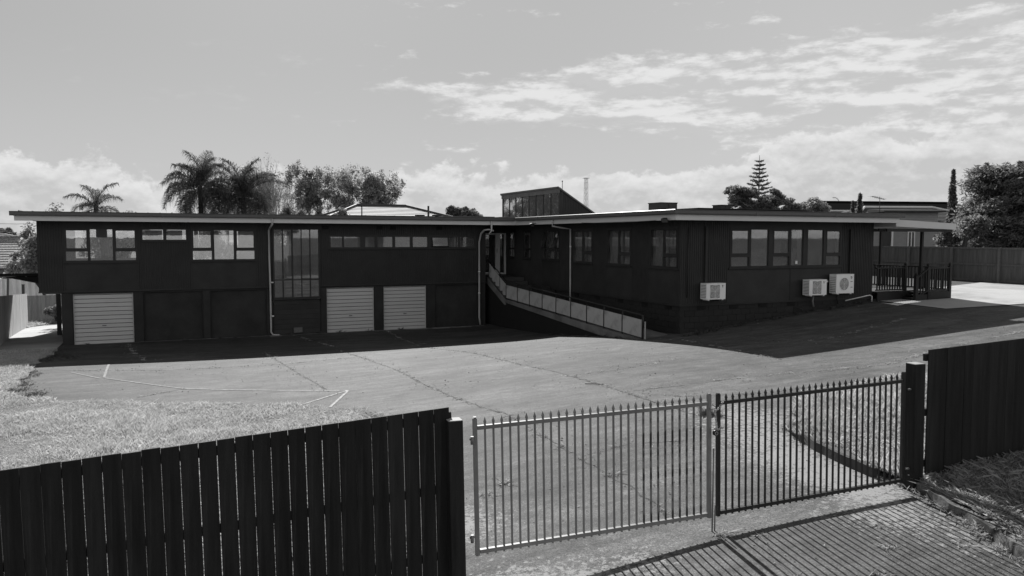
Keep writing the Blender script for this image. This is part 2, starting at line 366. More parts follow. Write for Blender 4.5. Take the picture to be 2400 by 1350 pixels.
for a, b_, r_, k in LI: lv = np.maximum(lv, k * np.exp(-((V[:, 0] - a) ** 2 + (V[:, 1] - b_) ** 2) / (2 * r_ ** 2)))
at_ = ground.data.attributes.new('lichen', 'FLOAT', 'POINT'); at_.data.foreach_set('value', lv.astype(np.float32))
fv = np.clip((np.maximum(np.maximum(V[:, 1] - 44, V[:, 0] - 44), -V[:, 0] - 8)) / 3, 0, 1)
at_ = ground.data.attributes.new('field', 'FLOAT', 'POINT'); at_.data.foreach_set('value', fv.astype(np.float32))
ground.data.polygons.foreach_set('use_smooth', [True] * len(Fc))

def sheet(name, poly, m, lift, step=.5, **kw):
    """a convex polygon draped over the terrain"""
    p = np.array(poly); lo, hi = p.min(0), p.max(0); bm = bmesh.new()
    nxs, nys = max(1, int((hi[0] - lo[0]) / step)), max(1, int((hi[1] - lo[1]) / step))
    xs, ys = np.linspace(lo[0], hi[0], nxs + 1), np.linspace(lo[1], hi[1], nys + 1)
    vs = [[bm.verts.new((x, y, 0)) for x in xs] for y in ys]
    for j in range(nys):
        for i in range(nxs): bm.faces.new((vs[j][i], vs[j][i + 1], vs[j + 1][i + 1], vs[j + 1][i]))
    area = sum(p[i][0] * p[(i + 1) % len(p)][1] - p[(i + 1) % len(p)][0] * p[i][1] for i in range(len(p)))
    sg = 1 if area > 0 else -1
    for i in range(len(p)):
        a, b = p[i], p[(i + 1) % len(p)]; nrm = (sg * (b[1] - a[1]), -sg * (b[0] - a[0]), 0)
        bmesh.ops.bisect_plane(bm, geom=bm.verts[:] + bm.edges[:] + bm.faces[:], plane_co=(a[0], a[1], 0), plane_no=nrm, clear_outer=True)
    c = np.array([v.co[:] for v in bm.verts])
    zz = gz(c[:, 0], c[:, 1]) + lift
    for v, z_ in zip(bm.verts, zz): v.co.z = z_
    me = bpy.data.meshes.new(name); bm.to_mesh(me); bm.free(); me.materials.append(m)
    o = bpy.data.objects.new(name, me); COL.objects.link(o); return props(o, **kw)

def strip(name, pts, wd, m, lift=.006, jit=0., **kw):
    """a thin ribbon on the ground along pts"""
    P = []
    for (a, b) in zip(pts[:-1], pts[1:]):
        n_ = max(2, int(math.dist(a, b) / .12))
        for i in range(n_): P.append((a[0] + (b[0] - a[0]) * i / n_, a[1] + (b[1] - a[1]) * i / n_))
    P.append(pts[-1]); P = np.array(P)
    if jit: P = P + rng.normal(0, jit, P.shape)
    T = np.gradient(P, axis=0); T /= np.linalg.norm(T, axis=1)[:, None] + 1e-9; Nn = np.c_[-T[:, 1], T[:, 0]]
    ww = wd / 2 * (1 + (rng.uniform(-.7, .7, len(P)) if jit else 0))
    L_, R_ = P + Nn * np.reshape(ww, (-1, 1)), P - Nn * np.reshape(ww, (-1, 1))
    A_ = np.r_[L_, R_]; V = np.c_[A_, gz(A_[:, 0], A_[:, 1]) + lift]; k = len(P)
    i = np.arange(k - 1); return np_mesh(name, V, np.c_[i, i + k, i + k + 1, i + 1], m, **kw)

# concrete aprons
sheet('concrete_apron', [(22.3, 20.6), (22.5, 18.3), (27.2, 17.9), (36.5, 16.4), (38.5, 20), (38.5, 36), (24.9, 36), (24.9, 21.5)], conc_m, .02, kind='structure', label='pale concrete parking apron')
sheet('concrete_path', [(-6.6, 31.6), (-3.5, 31.6), (-3.5, 53.5), (-4.8, 53.5), (-6.5, 46.0)], conc_m, .02, kind='structure', label='pale concrete side path')

# painted lines, worn
pm = bpy.data.materials.new('worn_line_paint'); pm.use_nodes = True; tr = pm.node_tree; q = N(tr); b = tr.nodes['Principled BSDF']
co = q.n('ShaderNodeTexCoord').outputs['Object']; nn = q.noise(co, 14., 5, .75)
v_ = q.ramp(nn, .42, .58, .09, .29); tr.links.new(q.comb(v_, v_, v_), b.inputs['Base Color']); b.inputs['Roughness'].default_value = .8
pm2 = bpy.data.materials.new('nearly_gone_paint'); pm2.use_nodes = True; tr = pm2.node_tree; q = N(tr); b = tr.nodes['Principled BSDF']
co = q.n('ShaderNodeTexCoord').outputs['Object']; nn = q.noise(co, 11., 5, .75)
v_ = q.ramp(nn, .48, .62, .08, .24); tr.links.new(q.comb(v_, v_, v_), b.inputs['Base Color']); b.inputs['Roughness'].default_value = .8
for k, pts in enumerate([[(-1.45, 25.3), (-1.42, 22.7)], [(-1.41, 22.63), (-.13, 20.88), (.45, 20.08)], [(.45, 20.08), (1.44, 19.38), (3.86, 17.66)], [(3.86, 17.66), (2.6, 16.55)], [(3.86, 17.62), (3.1, 15.9)], [(10.3, 10.25), (11.34, 10.9)], [(-2.3, 24.0), (-1.5, 22.6)]]):
    strip('painted_line', pts, .06 if k != 5 else .1, pm if k in (2, 3, 4, 5) else pm2, .008, kind='structure')
# slab joints and cracks
crm = mat('crack_dirt', .05, .95, .3, 6.)
CR = [[(5.44, 26.5), (5.6, 21.9), (5.66, 19.7), (5.52, 16.9), (5.52, 15.2), (5.62, 13.8), (5.76, 12.9), (5.62, 10.9), (5.58, 9.6), (5.55, 7.9), (5.42, 7.5)],
      [(8.26, 25.3), (8.57, 21.7), (8.42, 18.), (8.5, 16.2), (8.47, 14.6), (8.43, 13.1), (8.42, 12), (8.45, 10.8)],
      [(8.43, 13.15), (9.76, 12.97), (10.63, 12.96), (11.93, 12.85), (13.46, 12.54), (14.93, 12.33), (17.44, 13.06), (24, 14.2)],
      [(8.43, 13.15), (9.13, 12.13), (10.4, 11.6)],
      [(3.05, 26.8), (3.26, 21.56), (3.43, 18.73), (3.45, 17.8)], [(5.62, 9.91), (6.61, 10.06), (7.34, 9.73)], [(5.98, 6.52), (5.65, 5.85), (5.48, 5.2), (5.4, 4.4)],
      [(8.55, 15.5), (9.64, 15.4), (12, 15.9)], [(6.47, 16.64), (7.21, 16.35)], [(.4, 20.1), (-.6, 19.4)], [(-3, 24.6), (0, 23.4), (3.2, 23.2), (5.5, 23.6)],
      [(5.6, 27.5), (5.3, 30.5), (5.0, 33.2)], [(8.3, 25.6), (8.6, 29), (9.0, 33.2)], [(14.2, 17), (17, 16.2), (22, 17.6)], [(13.6, 14.2), (13.9, 17), (14.8, 20.2)], [(-.5, 26), (-.9, 29), (-1.2, 32.8)]]
crp = mat('crack_grit', .15, .95, .5, 6.)
for ci, c in enumerate(CR): strip('pavement_crack', c, .016, crp if ci in (2, 3, 5, 6, 7) else crm, .005, .018, kind='structure')

# ------------------------------------------------------------------ grasses
def blades(n, xs, ys, hmean, hsd, wd, bend=.5, zoff=0.):
    h = np.clip(rng.normal(hmean, hsd, n), hmean * .3, hmean * 2.2); a = rng.uniform(0, 2 * np.pi, n); la = rng.uniform(0, 2 * np.pi, n)
    ln = np.abs(rng.normal(0, bend, n)) * h
    z0 = gz(xs, ys) + zoff - .01
    dx, dy = np.cos(a) * wd / 2, np.sin(a) * wd / 2
    V = np.empty((n, 4, 3))
    V[:, 0] = np.c_[xs - dx, ys - dy, z0]; V[:, 1] = np.c_[xs + dx, ys + dy, z0]
    mx, my = xs + np.cos(la) * ln * .35, ys + np.sin(la) * ln * .35
    V[:, 2] = np.c_[mx + dx * .6, my + dy * .6, z0 + h * .62]
    V[:, 3] = np.c_[xs + np.cos(la) * ln, ys + np.sin(la) * ln, z0 + h]
    i = np.arange(n)[:, None] * 4
    return V.reshape(-1, 3), np.r_[np.c_[i, i + 1, i + 2], np.c_[i, i + 2, i + 3]]
def inside(px, py, poly):
    c = np.zeros(len(px), bool); j = len(poly) - 1
    for i in range(len(poly)):
        xi, yi = poly[i]; xj, yj = poly[j]
        c ^= ((yi > py) != (yj > py)) & (px < (xj - xi) * (py - yi) / (yj - yi + 1e-12) + xi); j = i
    return c
def vnoise(x, y, s, seed=0):
    r = np.random.default_rng(seed); G = r.uniform(0, 1, (64, 64)); fx, fy = x / s % 63, y / s % 63
    i, j = fx.astype(int), fy.astype(int); u, v = fx - i, fy - j; u = u * u * (3 - 2 * u); v = v * v * (3 - 2 * v)
    return (G[i, j] * (1 - u) * (1 - v) + G[i + 1, j] * u * (1 - v) + G[i, j + 1] * (1 - u) * v + G[i + 1, j + 1] * u * v)
grass_m = leafmat('lawn_grass', .47, .45, .30, 1.6)
grassd_m = leafmat('shade_grass', .10, .45, .5, 1.5)
straw_m = leafmat('dry_straw', .46, .3, .3, 2.)
soil = mat('lawn_soil', .13, .95, .25, 2., .6, 25, v2=.08, thr=(.45, .7), psc=1.2, fine=.4, fsc=40)
LAWN = [(-9, 7.7), (2.3, 7.45), (3.0, 11), (3.5, 14.0), (3.45, 14.9), (2.9, 15.9), (2.4, 16.5), (1.6, 17.3), (.3, 18.3), (-.7, 18.7), (-1.7, 19.6), (-2.8, 20.3), (-3.4, 21.6), (-3.3, 24.), (-3.5, 27), (-3.3, 29), (-3.5, 31.6), (-5.4, 32.4), (-9, 33)]
def lawn(name, poly, n, hm, sd, wd, m, label, dens_far=True, zoff=.03, kind='stuff', bend=.6, edge=.18):
    p = np.array(poly); lo, hi = p.min(0), p.max(0); X, Y = [], []
    while sum(map(len, X)) < n:
        x = rng.uniform(lo[0], hi[0], n); y = rng.uniform(lo[1], hi[1], n)
        x2 = x + (vnoise(x, y, .5, 3) - .5) * edge * 2; y2 = y + (vnoise(x, y, .5, 5) - .5) * edge * 3
        k = inside(x2, y2, poly) & (vnoise(x, y, .3, 8) * .5 + vnoise(x * .6, y * 1.6, 1.5, 9) * .5 > rng.uniform(.10, .74, n))
        X.append(x[k]); Y.append(y[k])
    X, Y = np.concatenate(X)[:n], np.concatenate(Y)[:n]
    hs = .35 + 1.3 * vnoise(X, Y, .8, 11)
    V, Fc = blades(n, X, Y, hm, sd, wd, bend, zoff)
    # taller and shorter patches
    b = V.reshape(-1, 4, 3); z0 = b[:, 0, 2].copy(); b[:, :, 2] = z0[:, None] + (b[:, :, 2] - z0[:, None]) * hs[:, None]
    return np_mesh(name, b.reshape(-1, 3), Fc, m, kind=kind, label=label)
def soilsheet(poly, lift, name='lawn_soil'):
    bm = bmesh.new(); 
    P = [bm.verts.new((a, b, 0)) for a, b in poly]; bm.faces.new(P)
    bmesh.ops.triangulate(bm, faces=bm.faces[:])
    for _ in range(5): bmesh.ops.subdivide_edges(bm, edges=[e for e in bm.edges if e.calc_length() > .7], cuts=1); bmesh.ops.triangulate(bm, faces=bm.faces[:])
    c = np.array([v.co[:] for v in bm.verts]); zz = gz(c[:, 0], c[:, 1]) + lift
    for v, z_ in zip(bm.verts, zz): v.co.z = z_
    bmesh.ops.recalc_face_normals(bm, faces=bm.faces[:])
    me = bpy.data.meshes.new(name); bm.to_mesh(me); bm.free(); me.materials.append(soil)
    o = bpy.data.objects.new(name, me); COL.objects.link(o); return props(o, kind='structure')
soilsheet(LAWN, .03)
lawn('lawn_grass', LAWN, 680000, .045, .02, .0055, grass_m, 'sunlit dry lawn grass beside the yard')
LR = [(9.05, 9.2), (9.9, 10.1), (10.8, 10.7), (11.9, 10.95), (13.7, 10.9), (17, 11), (17, 6.6), (8.62, 6.9), (8.75, 7.9), (8.85, 8.5)]
soilsheet(LR, .09)
lawn('lawn_grass', LR, 110000, .065, .025, .006, grass_m, 'sunlit lawn grass behind the right gate leaf', zoff=.09)

def tufts(name, spots, m, label, hm=.08, wd=.008, per=40, spread=.05, bend=.7, zoff=0.):
    X, Y, H = [], [], []
    for s in spots:
        k = int(per * (s[2] if len(s) > 2 else 1)); X.append(rng.normal(s[0], spread, k)); Y.append(rng.normal(s[1], spread, k)); H.append(np.full(k, s[3] if len(s) > 3 else 1.))
    X, Y, H = map(np.concatenate, (X, Y, H)); V, Fc = blades(len(X), X, Y, hm, hm * .35, wd, bend, zoff)
    b = V.reshape(-1, 4, 3); z0 = b[:, 0, 2].copy(); b[:, :, 2] = z0[:, None] + (b[:, :, 2] - z0[:, None]) * H[:, None]
    return np_mesh(name, b.reshape(-1, 3), Fc, m, kind='stuff', label=label)
def along(pts, step, jit=.03, p=.6):
    o = []
    for a, b in zip(pts[:-1], pts[1:]):
        n_ = max(1, int(math.dist(a, b) / step))
        for i in range(n_):
            if random.random() < p: f = (i + random.random()) / n_; o.append((a[0] + (b[0] - a[0]) * f + random.gauss(0, jit), a[1] + (b[1] - a[1]) * f + random.gauss(0, jit), random.uniform(.3, 1.6), random.uniform(.4, 1.1)))
    return o
sp = []
for i, c in enumerate(CR): sp += [p for p in along(c, .07, .02, .62 if i < 6 else .45) if vnoise(np.array([p[0] * 3]), np.array([p[1] * 3]), 1.0, 31)[0] > .38]
tufts('crack_weeds', [p for p in sp if p[1] < 15.5], straw_m, 'pale weeds rooted in the joints near the gate', .034, .007, 34, .026, 1.2)
sp = [p for p in sp if p[1] >= 15.5]
tufts('crack_weeds', sp, leafmat('weed_leaf', .40, .4, .6, 3.), 'small weeds growing along the slab joints', .03, .008, 24, .028, 1.1)
sp = along([(-3.3, 33.22), (13.6, 33.22)], .5, .04, .3) + along([(15.5, 20.9), (24.3, 20.9)], .2, .08, .8) + along([(13.8, 21.2), (13.8, 27)], .3, .05, .6) + along([(15.2, 20.3), (16.6, 20.6)], .1, .1, .9)
tufts('wall_weeds', sp, leafmat('weed_leaf_dark', .08, .4, .5, 3.), 'weeds along the foot of the dark walls', .09, .009, 26, .05, .8)
tufts('asphalt_weeds', [(4.23, 9.54, 2, .8), (3.85, 9.27, 1.5, .7), (8.63, 10.85, 5, 2.2), (8.75, 10.7, 4, 2), (5.61, 9.04, 1), (5.62, 6.72, 2, .6), (9.2, 9.4, 4, 1.2), (6.9, 5.6, 1.5, .6), (6.3, 5.2, 1, .6), (7.6, 5.3, 1, .6), (7.3, 6.0, 1, .6)] + [(random.uniform(-1, 14), random.uniform(12, 24), .25, .35) for _ in range(70)], straw_m, 'pale weeds scattered over the asphalt', .055, .006, 34, .045, 1.3)
tufts('gate_post_grass', along([(2.85, 6.85), (3.1, 6.6), (3.15, 6.2)], .04, .08, 1) + along([(2.75, 6.75), (2.85, 5.9)], .05, .08, 1), straw_m, 'dry grass at the foot of the left gate post', .1, .006, 30, .06, 1.0)
tufts('lawn_edge_straw', along([(3.5, 13.9), (3.6, 14.8), (3.2, 15.5)], .05, .10, 1), straw_m, 'straggling dry stalks at the lawn edge', .08, .005, 14, .07, 1.6)
tufts('lawn_weeds', along([(-3.6, 31.4), (-3.0, 29.5), (-2.9, 28.6), (-3.1, 27)], .07, .22, 1) + along([(-3.3, 25), (-3.2, 22), (-2.6, 20.6)], .1, .12, 1), grassd_m, 'dark low weeds where the lawn meets the apron', .06, .014, 26, .1, 1.0)

# grit and leaf litter blown over the yard, thicker by the joints
def litter(name, n, pts, m, label, size=.018, spread=.25):
    P = []
    for i in range(n):
        if random.random() < .55: a = random.choice(pts); P.append((a[0] + random.gauss(0, spread), a[1] + random.gauss(0, spread)))
        else: P.append((random.uniform(-2, 24), random.uniform(8, 26)))
    P = np.array(P); a = rng.uniform(0, 6.28, n); s = size * rng.uniform(.4, 1.5, n); z = gz(P[:, 0], P[:, 1]) + .006
    V = np.empty((n, 4, 3))
    for k in range(4): V[:, k] = np.c_[P[:, 0] + s * np.cos(a + k * 1.57) * (1.6 if k % 2 else .7), P[:, 1] + s * np.sin(a + k * 1.57) * (1.6 if k % 2 else .7), z + (rng.uniform(0, 1, n) * s * 1.2 if k < 2 else 0)]
    i = np.arange(n)[:, None] * 4; return np_mesh(name, V.reshape(-1, 3), np.c_[i, i + 1, i + 2, i + 3], m, kind='stuff', label=label)
allp = [p[:2] for c in CR for p in along(c, .2, .05, 1)]
litter('leaf_litter', 700, allp, leafmat('litter_dark', .07, .1, .6, 3.), 'small dark leaves and grit on the asphalt', .011)
litter('leaf_litter', 3000, allp, leafmat('litter_pale', .30, .1, .5, 3.), 'small pale dry leaves and grit on the asphalt', .011)

# edging kerbs
kb = MB()
def kerb(name, pts, wd, ht, m, label, jit=0., base=-.05):
    b = MB(); P = [Vector((a, c, g(a, c))) for a, c in pts]; n_ = len(P); vs = []
    for i, p in enumerate(P):
        d = (P[min(i + 1, n_ - 1)] - P[max(i - 1, 0)]); d.z = 0; d.normalize(); nn = Vector((d.y, -d.x, 0))
        j = random.uniform(-jit, jit); h_ = ht + random.uniform(-jit, jit)
        vs += [p + nn * (wd / 2 + j) + Vector((0, 0, base)), p + nn * (wd / 2 + j - .01) + Vector((0, 0, h_)), p - nn * (wd / 2 - j) + Vector((0, 0, h_)), p - nn * (wd / 2 - j) + Vector((0, 0, base))]
    fs = []
    for i in range(n_ - 1):
        for k in range(3): fs.append((4 * i + k, 4 * i + k + 1, 4 * i + k + 5, 4 * i + k + 4))
    fs += [(0, 3, 2, 1), tuple(4 * (n_ - 1) + k for k in range(4))]
    b.add(vs, fs); return b.build(name, m, kind='structure', label=label)
def sub(pts, k):
    o = []
    for a, b in zip(pts[:-1], pts[1:]):
        for i in range(k): o.append((a[0] + (b[0] - a[0]) * i / k, a[1] + (b[1] - a[1]) * i / k))
    return o + [pts[-1]]
kerb('kerb', sub([(9.1, 9.3), (8.98, 9.0), (8.74, 8.4), (8.62, 7.8), (8.55, 7.2)], 5), .07, .13, mat('dark_edging', .05, .9, .3, 4., .4, 20), 'low dark edging of the right lawn', .005)
VK = sub([(8.62, 6.6), (8.45, 6.2), (8.25, 5.7), (8.0, 5.1), (7.7, 4.5), (7.4, 4.0)], 4)
kerb('kerb', VK, .13, .13, mat('old_kerb', .12, .95, .4, 4., 1., 14, v2=.035, thr=(.42, .58), psc=5, fine=.4), 'broken old kerb along the verge', .012)
# verge mound beyond the kerb, in the fence's shade
ve = mat('verge_earth', .17, .95, .4, 2., .9, 12, v2=.26, thr=(.5, .75), psc=3, fine=.5, fsc=30)
VX, VY = np.meshgrid(np.linspace(0, 1, 40), np.linspace(3.9, 6.75, 50)); kx = np.interp(VY.ravel(), [3.9, 4.5, 5.1, 5.7, 6.2, 6.75], [7.4, 7.76, 8.06, 8.31, 8.51, 8.7])
X = kx + VX.ravel() * (16 - kx); Y = VY.ravel()
Z = gz(X, Y) + .12 + .14 * (1 - np.exp(-(X - kx) / .6)) + (vnoise(X, Y, .3, 21) - .5) * .10 + (vnoise(X, Y, .9, 22) - .5) * .12
i = (np.arange(49)[:, None] * 40 + np.arange(39)).ravel()
vg = np_mesh('verge', np.c_[X, Y, Z], np.c_[i, i + 1, i + 41, i + 40], ve, kind='structure', label='rough earth verge below the right fence')
k_ = rng.integers(0, len(X) - 1, 26000); xs = np.interp(rng.uniform(0, 1, 26000) ** 1.6, [0, 1], [0, 1]); ys = rng.uniform(4., 6.7, 26000)
kx = np.interp(ys, [3.9, 4.5, 5.1, 5.7, 6.2, 6.75], [7.4, 7.76, 8.06, 8.31, 8.51, 8.7]); xs = kx + xs * 5
zo = .12 + .14 * (1 - np.exp(-(xs - kx) / .6)) + (vnoise(xs, ys, .3, 21) - .5) * .10 + (vnoise(xs, ys, .9, 22) - .5) * .12
Vb, Fb = blades(26000, xs, ys, .05, .02, .007, 1.4, 0.); Vb = Vb.reshape(-1, 4, 3); Vb[:, :, 2] += zo[:, None]
np_mesh('verge_grass', Vb.reshape(-1, 3), Fb, leafmat('verge_blade', .34, .4, .5, 2.), kind='stuff', label='thin dry grass on the shaded verge')
tufts('kerb_grass', along([(8.6, 6.75), (8.35, 6.1), (8.1, 5.5), (7.8, 4.9), (7.5, 4.4)], .06, .04, .8), straw_m, 'dry grass clumps along the verge kerb', .07, .006, 22, .04, 1.4, .03)

# distant hill
hm = mat('hill_bush', .08, .95, .4, .02)
hv, n_ = [], 60
for i in range(n_):
    a = R(-40 + i * 2.2); d = 1500; hh = 14 + 10 * math.sin(i * .31) + 7 * math.sin(i * .83 + 1)
    for k, (dd, zz) in enumerate(((0, -8), (250, hh * .7), (500, hh), (900, -8))): hv.append((math.sin(a) * (d + dd), math.cos(a) * (d + dd), zz))
np_mesh('hill', hv, [(4 * i + k, 4 * i + k + 1, 4 * i + k + 5, 4 * i + k + 4) for i in range(n_ - 1) for k in range(3)], hm, kind='structure', label='low distant hills')
# ================================================================== THE LONG BLACK BUILDING
W, XC, YF = 33.4, 15.79, 21.22
FL, CE = -2.0, .60                    # floor and ceiling of the upper storey
bld = empty('long_building', (4, 33.4, -4.1), 'long low black building with two wings, flat roof and grey fascia', 'building')
B = bld
# --- wall with rectangular holes in a plane; axis 'x' (plane y=c) or 'y' (plane x=c)
def wallgrid(mb, axis, c0, c1, a0, a1, z0, z1, holes):
    """solid wall a0..a1 by z0..z1, thickness c0..c1, holes = [(a0,a1,z0,z1)]"""
    As = sorted({a0, a1, *[min(max(h[0], a0), a1) for h in holes], *[min(max(h[1], a0), a1) for h in holes]})
    for i in range(len(As) - 1):
        p, q_ = As[i], As[i + 1]
        if q_ - p < 1e-5: continue
        mid = (p + q_) / 2; zs = z0
        for h in sorted([h for h in holes if h[0] < mid < h[1]], key=lambda h: h[2]):
            if h[2] > zs: (mb.box(p, q_, c0, c1, zs, h[2]) if axis == 'x' else mb.box(c0, c1, p, q_, zs, h[2]))
            zs = max(zs, h[3])
        if zs < z1: (mb.box(p, q_, c0, c1, zs, z1) if axis == 'x' else mb.box(c0, c1, p, q_, zs, z1))
def battens(mb, axis, face, a0, a1, z0, z1, holes, pitch=.085, dep=.016, wd=.045):
    """upright ribs proud of the wall face towards -axis normal"""
    n_ = int((a1 - a0) / pitch)
    for i in range(n_):
        a = a0 + (i + .5) * (a1 - a0) / n_; zs = z0
        for h in sorted([h for h in holes if h[0] - .03 < a < h[1] + .03], key=lambda h: h[2]):
            if h[2] - .05 > zs: _rib(mb, axis, face, a, wd, dep, zs, h[2] - .05)
            zs = max(zs, h[3] + .05)
        if zs < z1: _rib(mb, axis, face, a, wd, dep, zs, z1)
def _rib(mb, axis, f, a, wd, dep, z0, z1):
    e = .002
    if axis == 'x':
        v = [(a - wd / 2, f + e, z0), (a + wd / 2, f + e, z0), (a + wd / 2 - .006, f - dep, z0), (a - wd / 2 + .006, f - dep, z0)]
    else:
        v = [(f + e, a - wd / 2, z0), (f + e, a + wd / 2, z0), (f - dep, a + wd / 2 - .006, z0), (f - dep, a - wd / 2 + .006, z0)]
    mb.add([*v, *[(p[0], p[1], z1) for p in v]], [(0, 1, 5, 4), (1, 2, 6, 5), (2, 3, 7, 6), (3, 0, 4, 7)])

def window(axis, f, a0, a1, z0, z1, cells, g_=None, sill=True, fw=.045, deep=.10, label=None, mt=None, sillw=.04, mt2=None):
    """frame in a wall hole; f = outer wall face; cells = [(a0,a1,z0,z1,kind)] kind pane|sash|open|curtain"""
    mt = mt or black; fr = MB()
    def bx(b, p0, p1, d0, d1, h0, h1):
        return b.box(p0, p1, f + d0, f + d1, h0, h1) if axis == 'x' else b.box(f + d0, f + d1, p0, p1, h0, h1)
    # everything between the panes is frame: build as wallgrid with holes
    if axis == 'x': wallgrid(fr, 'x', f - .022, f + .07, a0, a1, z0, z1, [c[:4] for c in cells])
    else: wallgrid(fr, 'y', f - .022, f + .07, a0, a1, z0, z1, [c[:4] for c in cells])
    root = fr.build('window', mt, B, label)
    if sill: bx(MB(), a0 - sillw, a1 + sillw, -.07, .05, z0 - .045, z0 - .003).build('sill', mt, root)
    for c in cells:
        k = c[4] if len(c) > 4 else 'pane'; p0, p1, h0, h1 = c[:4]
        if k in ('sash', 'open'):
            s = MB(); t_ = .028
            rect = [(p0, p0 + t_, h0, h1), (p1 - t_, p1, h0, h1), (p0 + t_, p1 - t_, h0, h0 + t_), (p0 + t_, p1 - t_, h1 - t_, h1)]
            for r_ in rect: bx(s, r_[0], r_[1], -.03, .012, r_[2], r_[3])
            o = s.build('sash', mt, root)
            p = bx(MB(), p0 + t_, p1 - t_, -.004, .002, h0 + t_, h1 - t_).build('pane', g_ or glass, root)
            if k == 'open':
                for ob in (o, p):
                    # tilt outwards about the top edge
                    top = Vector(((p0 + p1) / 2, f, h1)) if axis == 'x' else Vector((f, (p0 + p1) / 2, h1))
                    w_ = wloc(ob); ang = R(-14) if axis == 'x' else R(-12)
                    Rm = Matrix.Rotation(ang, 4, 'X' if axis == 'x' else 'Y')
                    if axis == 'y': Rm = Matrix.Rotation(R(12), 4, 'Y')
                    nw = top + Rm.to_3x3() @ (w_ - top); ob.location += nw - w_; ob.rotation_euler = Rm.to_euler()
        else:
            bx(MB(), p0, p1, .02, .026, h0, h1).build('pane', g_ or glass, root)
    return root

# openings -------------------------------------------------------------
GAR = [(-3.05, -1.0, 1), (-.63, 1.5, 0), (1.81, 3.97, 0), (6.45, 8.51, 1), (8.94, 10.91, 1), (11.34, 13.43, 0)]
HG = -2.17
wins = []      # hole rectangles in the left front wall
W1 = (-3.28, -.80, -.95, .33); W2 = (-.68, 1.0, -.16, .33); W3 = (1.13, 3.6, -.95, .33); W4 = (4.24, 6.17, -2.56, .36); W5 = (6.56, 13.3, -.49, .06)
holesU = [W1, W2, W3, W4, W5]
mb = MB(); wallgrid(mb, 'x', W, W + .14, -4.14, 13.8, -2.06, .72, holesU)
mb.box(-4.14, -4.0, W + .142, 41.5, -2.06, .72)                       # end wall
mb.build('upper_wall', black, B)
holesL = [(a, b, -5, HG) for a, b, _ in GAR] + [(4.24, 6.17, -2.8, -2.0)]
mb = MB(); wallgrid(mb, 'x', W + .03, W + .25, -3.42, 13.8, -4.3, -2.063, holesL)
mb.box(-3.42, -3.2, W + .252, 41.4, -4.6, -2.063); mb.build('lower_wall', blackwall, B)
# ribs
rb = MB()
battens(rb, 'x', W, -4.12, -3.32, -2.05, .6, []); battens(rb, 'x', W, -.76, 1.09, -2.05, .6, [W2]); battens(rb, 'x', W, 3.66, 4.18, -2.05, .6, [])
battens(rb, 'x', W, 6.22, 13.78, -2.05, .6, [W5])
rb.build('cladding', black, B, kind='stuff', label='upright ribbed black cladding')
# thin batten lines round the smooth panels and the storey joint
tb = MB()
for a in (-3.3, -.79, 1.11, 3.63): tb.box(a - .02, a + .02, W - .02, W - .001, -2.05, -1.0)
tb.box(-4.15, 4.2, W - .03, W - .001, -2.10, -2.052); tb.box(6.2, 13.8, W - .03, W - .001, -2.10, -2.052)
tb.build('trim', black, B)
# boards under the stair window
for i in range(7):
    z0 = -4.06 + i * .205
    MB().box(4.26, 6.15, W + .005, W + .028, z0, z0 + .197).build('board', black, B)
# piers between the garage doors stand proud
for a, b in ((-3.42, -3.08), (-.97, -.66), (1.53, 1.78), (3.99, 4.22), (6.2, 6.43), (8.54, 8.91), (10.94, 11.31), (13.46, 13.78)):
    MB().box(a, b, W - .012, W + .028, -4.25, HG + .0).build('pier', blackwall, B)
# garage doors
for a, b, light in GAR:
    r_ = MB(); wallgrid(r_, 'x', W + .10, W + .16, a, b, -4.15, HG, [(a + .03, b - .03, -4.2, HG - .03)])
    if light:
        r_ = r_.build('garage_door', roller_m, B, 'pale ribbed roller door'); n_ = 12
        src = None; z0 = -4.13; hh = (HG - .035 - z0) / n_
        for i in range(n_):
            zz = z0 + i * hh
            if src is None:
                s = MB(); pr = [(.002, .0), (.016, .006), (.016, hh * .45), (.016, hh * .875), (.002, hh * .91)]
                A = [(a + .032, W + .12 - p, zz + h_) for p, h_ in pr]; Bv = [(b - .032, W + .12 - p, zz + h_) for p, h_ in pr]
                s.add(A + Bv, [(k, k + 5, k + 6, k + 1) for k in range(4)])
                src = s.build('slat', roller_m, r_, origin=((a + b) / 2, W + .12, zz))
                s_loc = Vector(((a + b) / 2, W + .12, zz))
            else: inst(src, 'slat', r_, s_loc + Vector((0, 0, i * hh)))
        bk = MB(); bk.box(a, b, W + .165, W + .18, -4.15, HG); bk.build('backing', black, r_)
        MB().box(a + .03, b - .03, W + .07, W + .118, -4.16, -4.125).build('bottom_bar', gutter_m, r_)
        MB().box((a + b) / 2 - .07, (a + b) / 2 + .07, W + .075, W + .10, -3.42, -3.39).build('handle', gutter_m, r_)
    else:
        r_ = r_.build('garage_door', blackwall, B, 'black boarded-up garage opening')
        MB().box(a + .03, b - .03, W + .12, W + .15, -4.15, HG - .032).build('panel', blackwall, r_)
MB().box(-3.4, 13.8, W - .12, W + .02, -4.35, -4.095).build('threshold', concd_m, B)

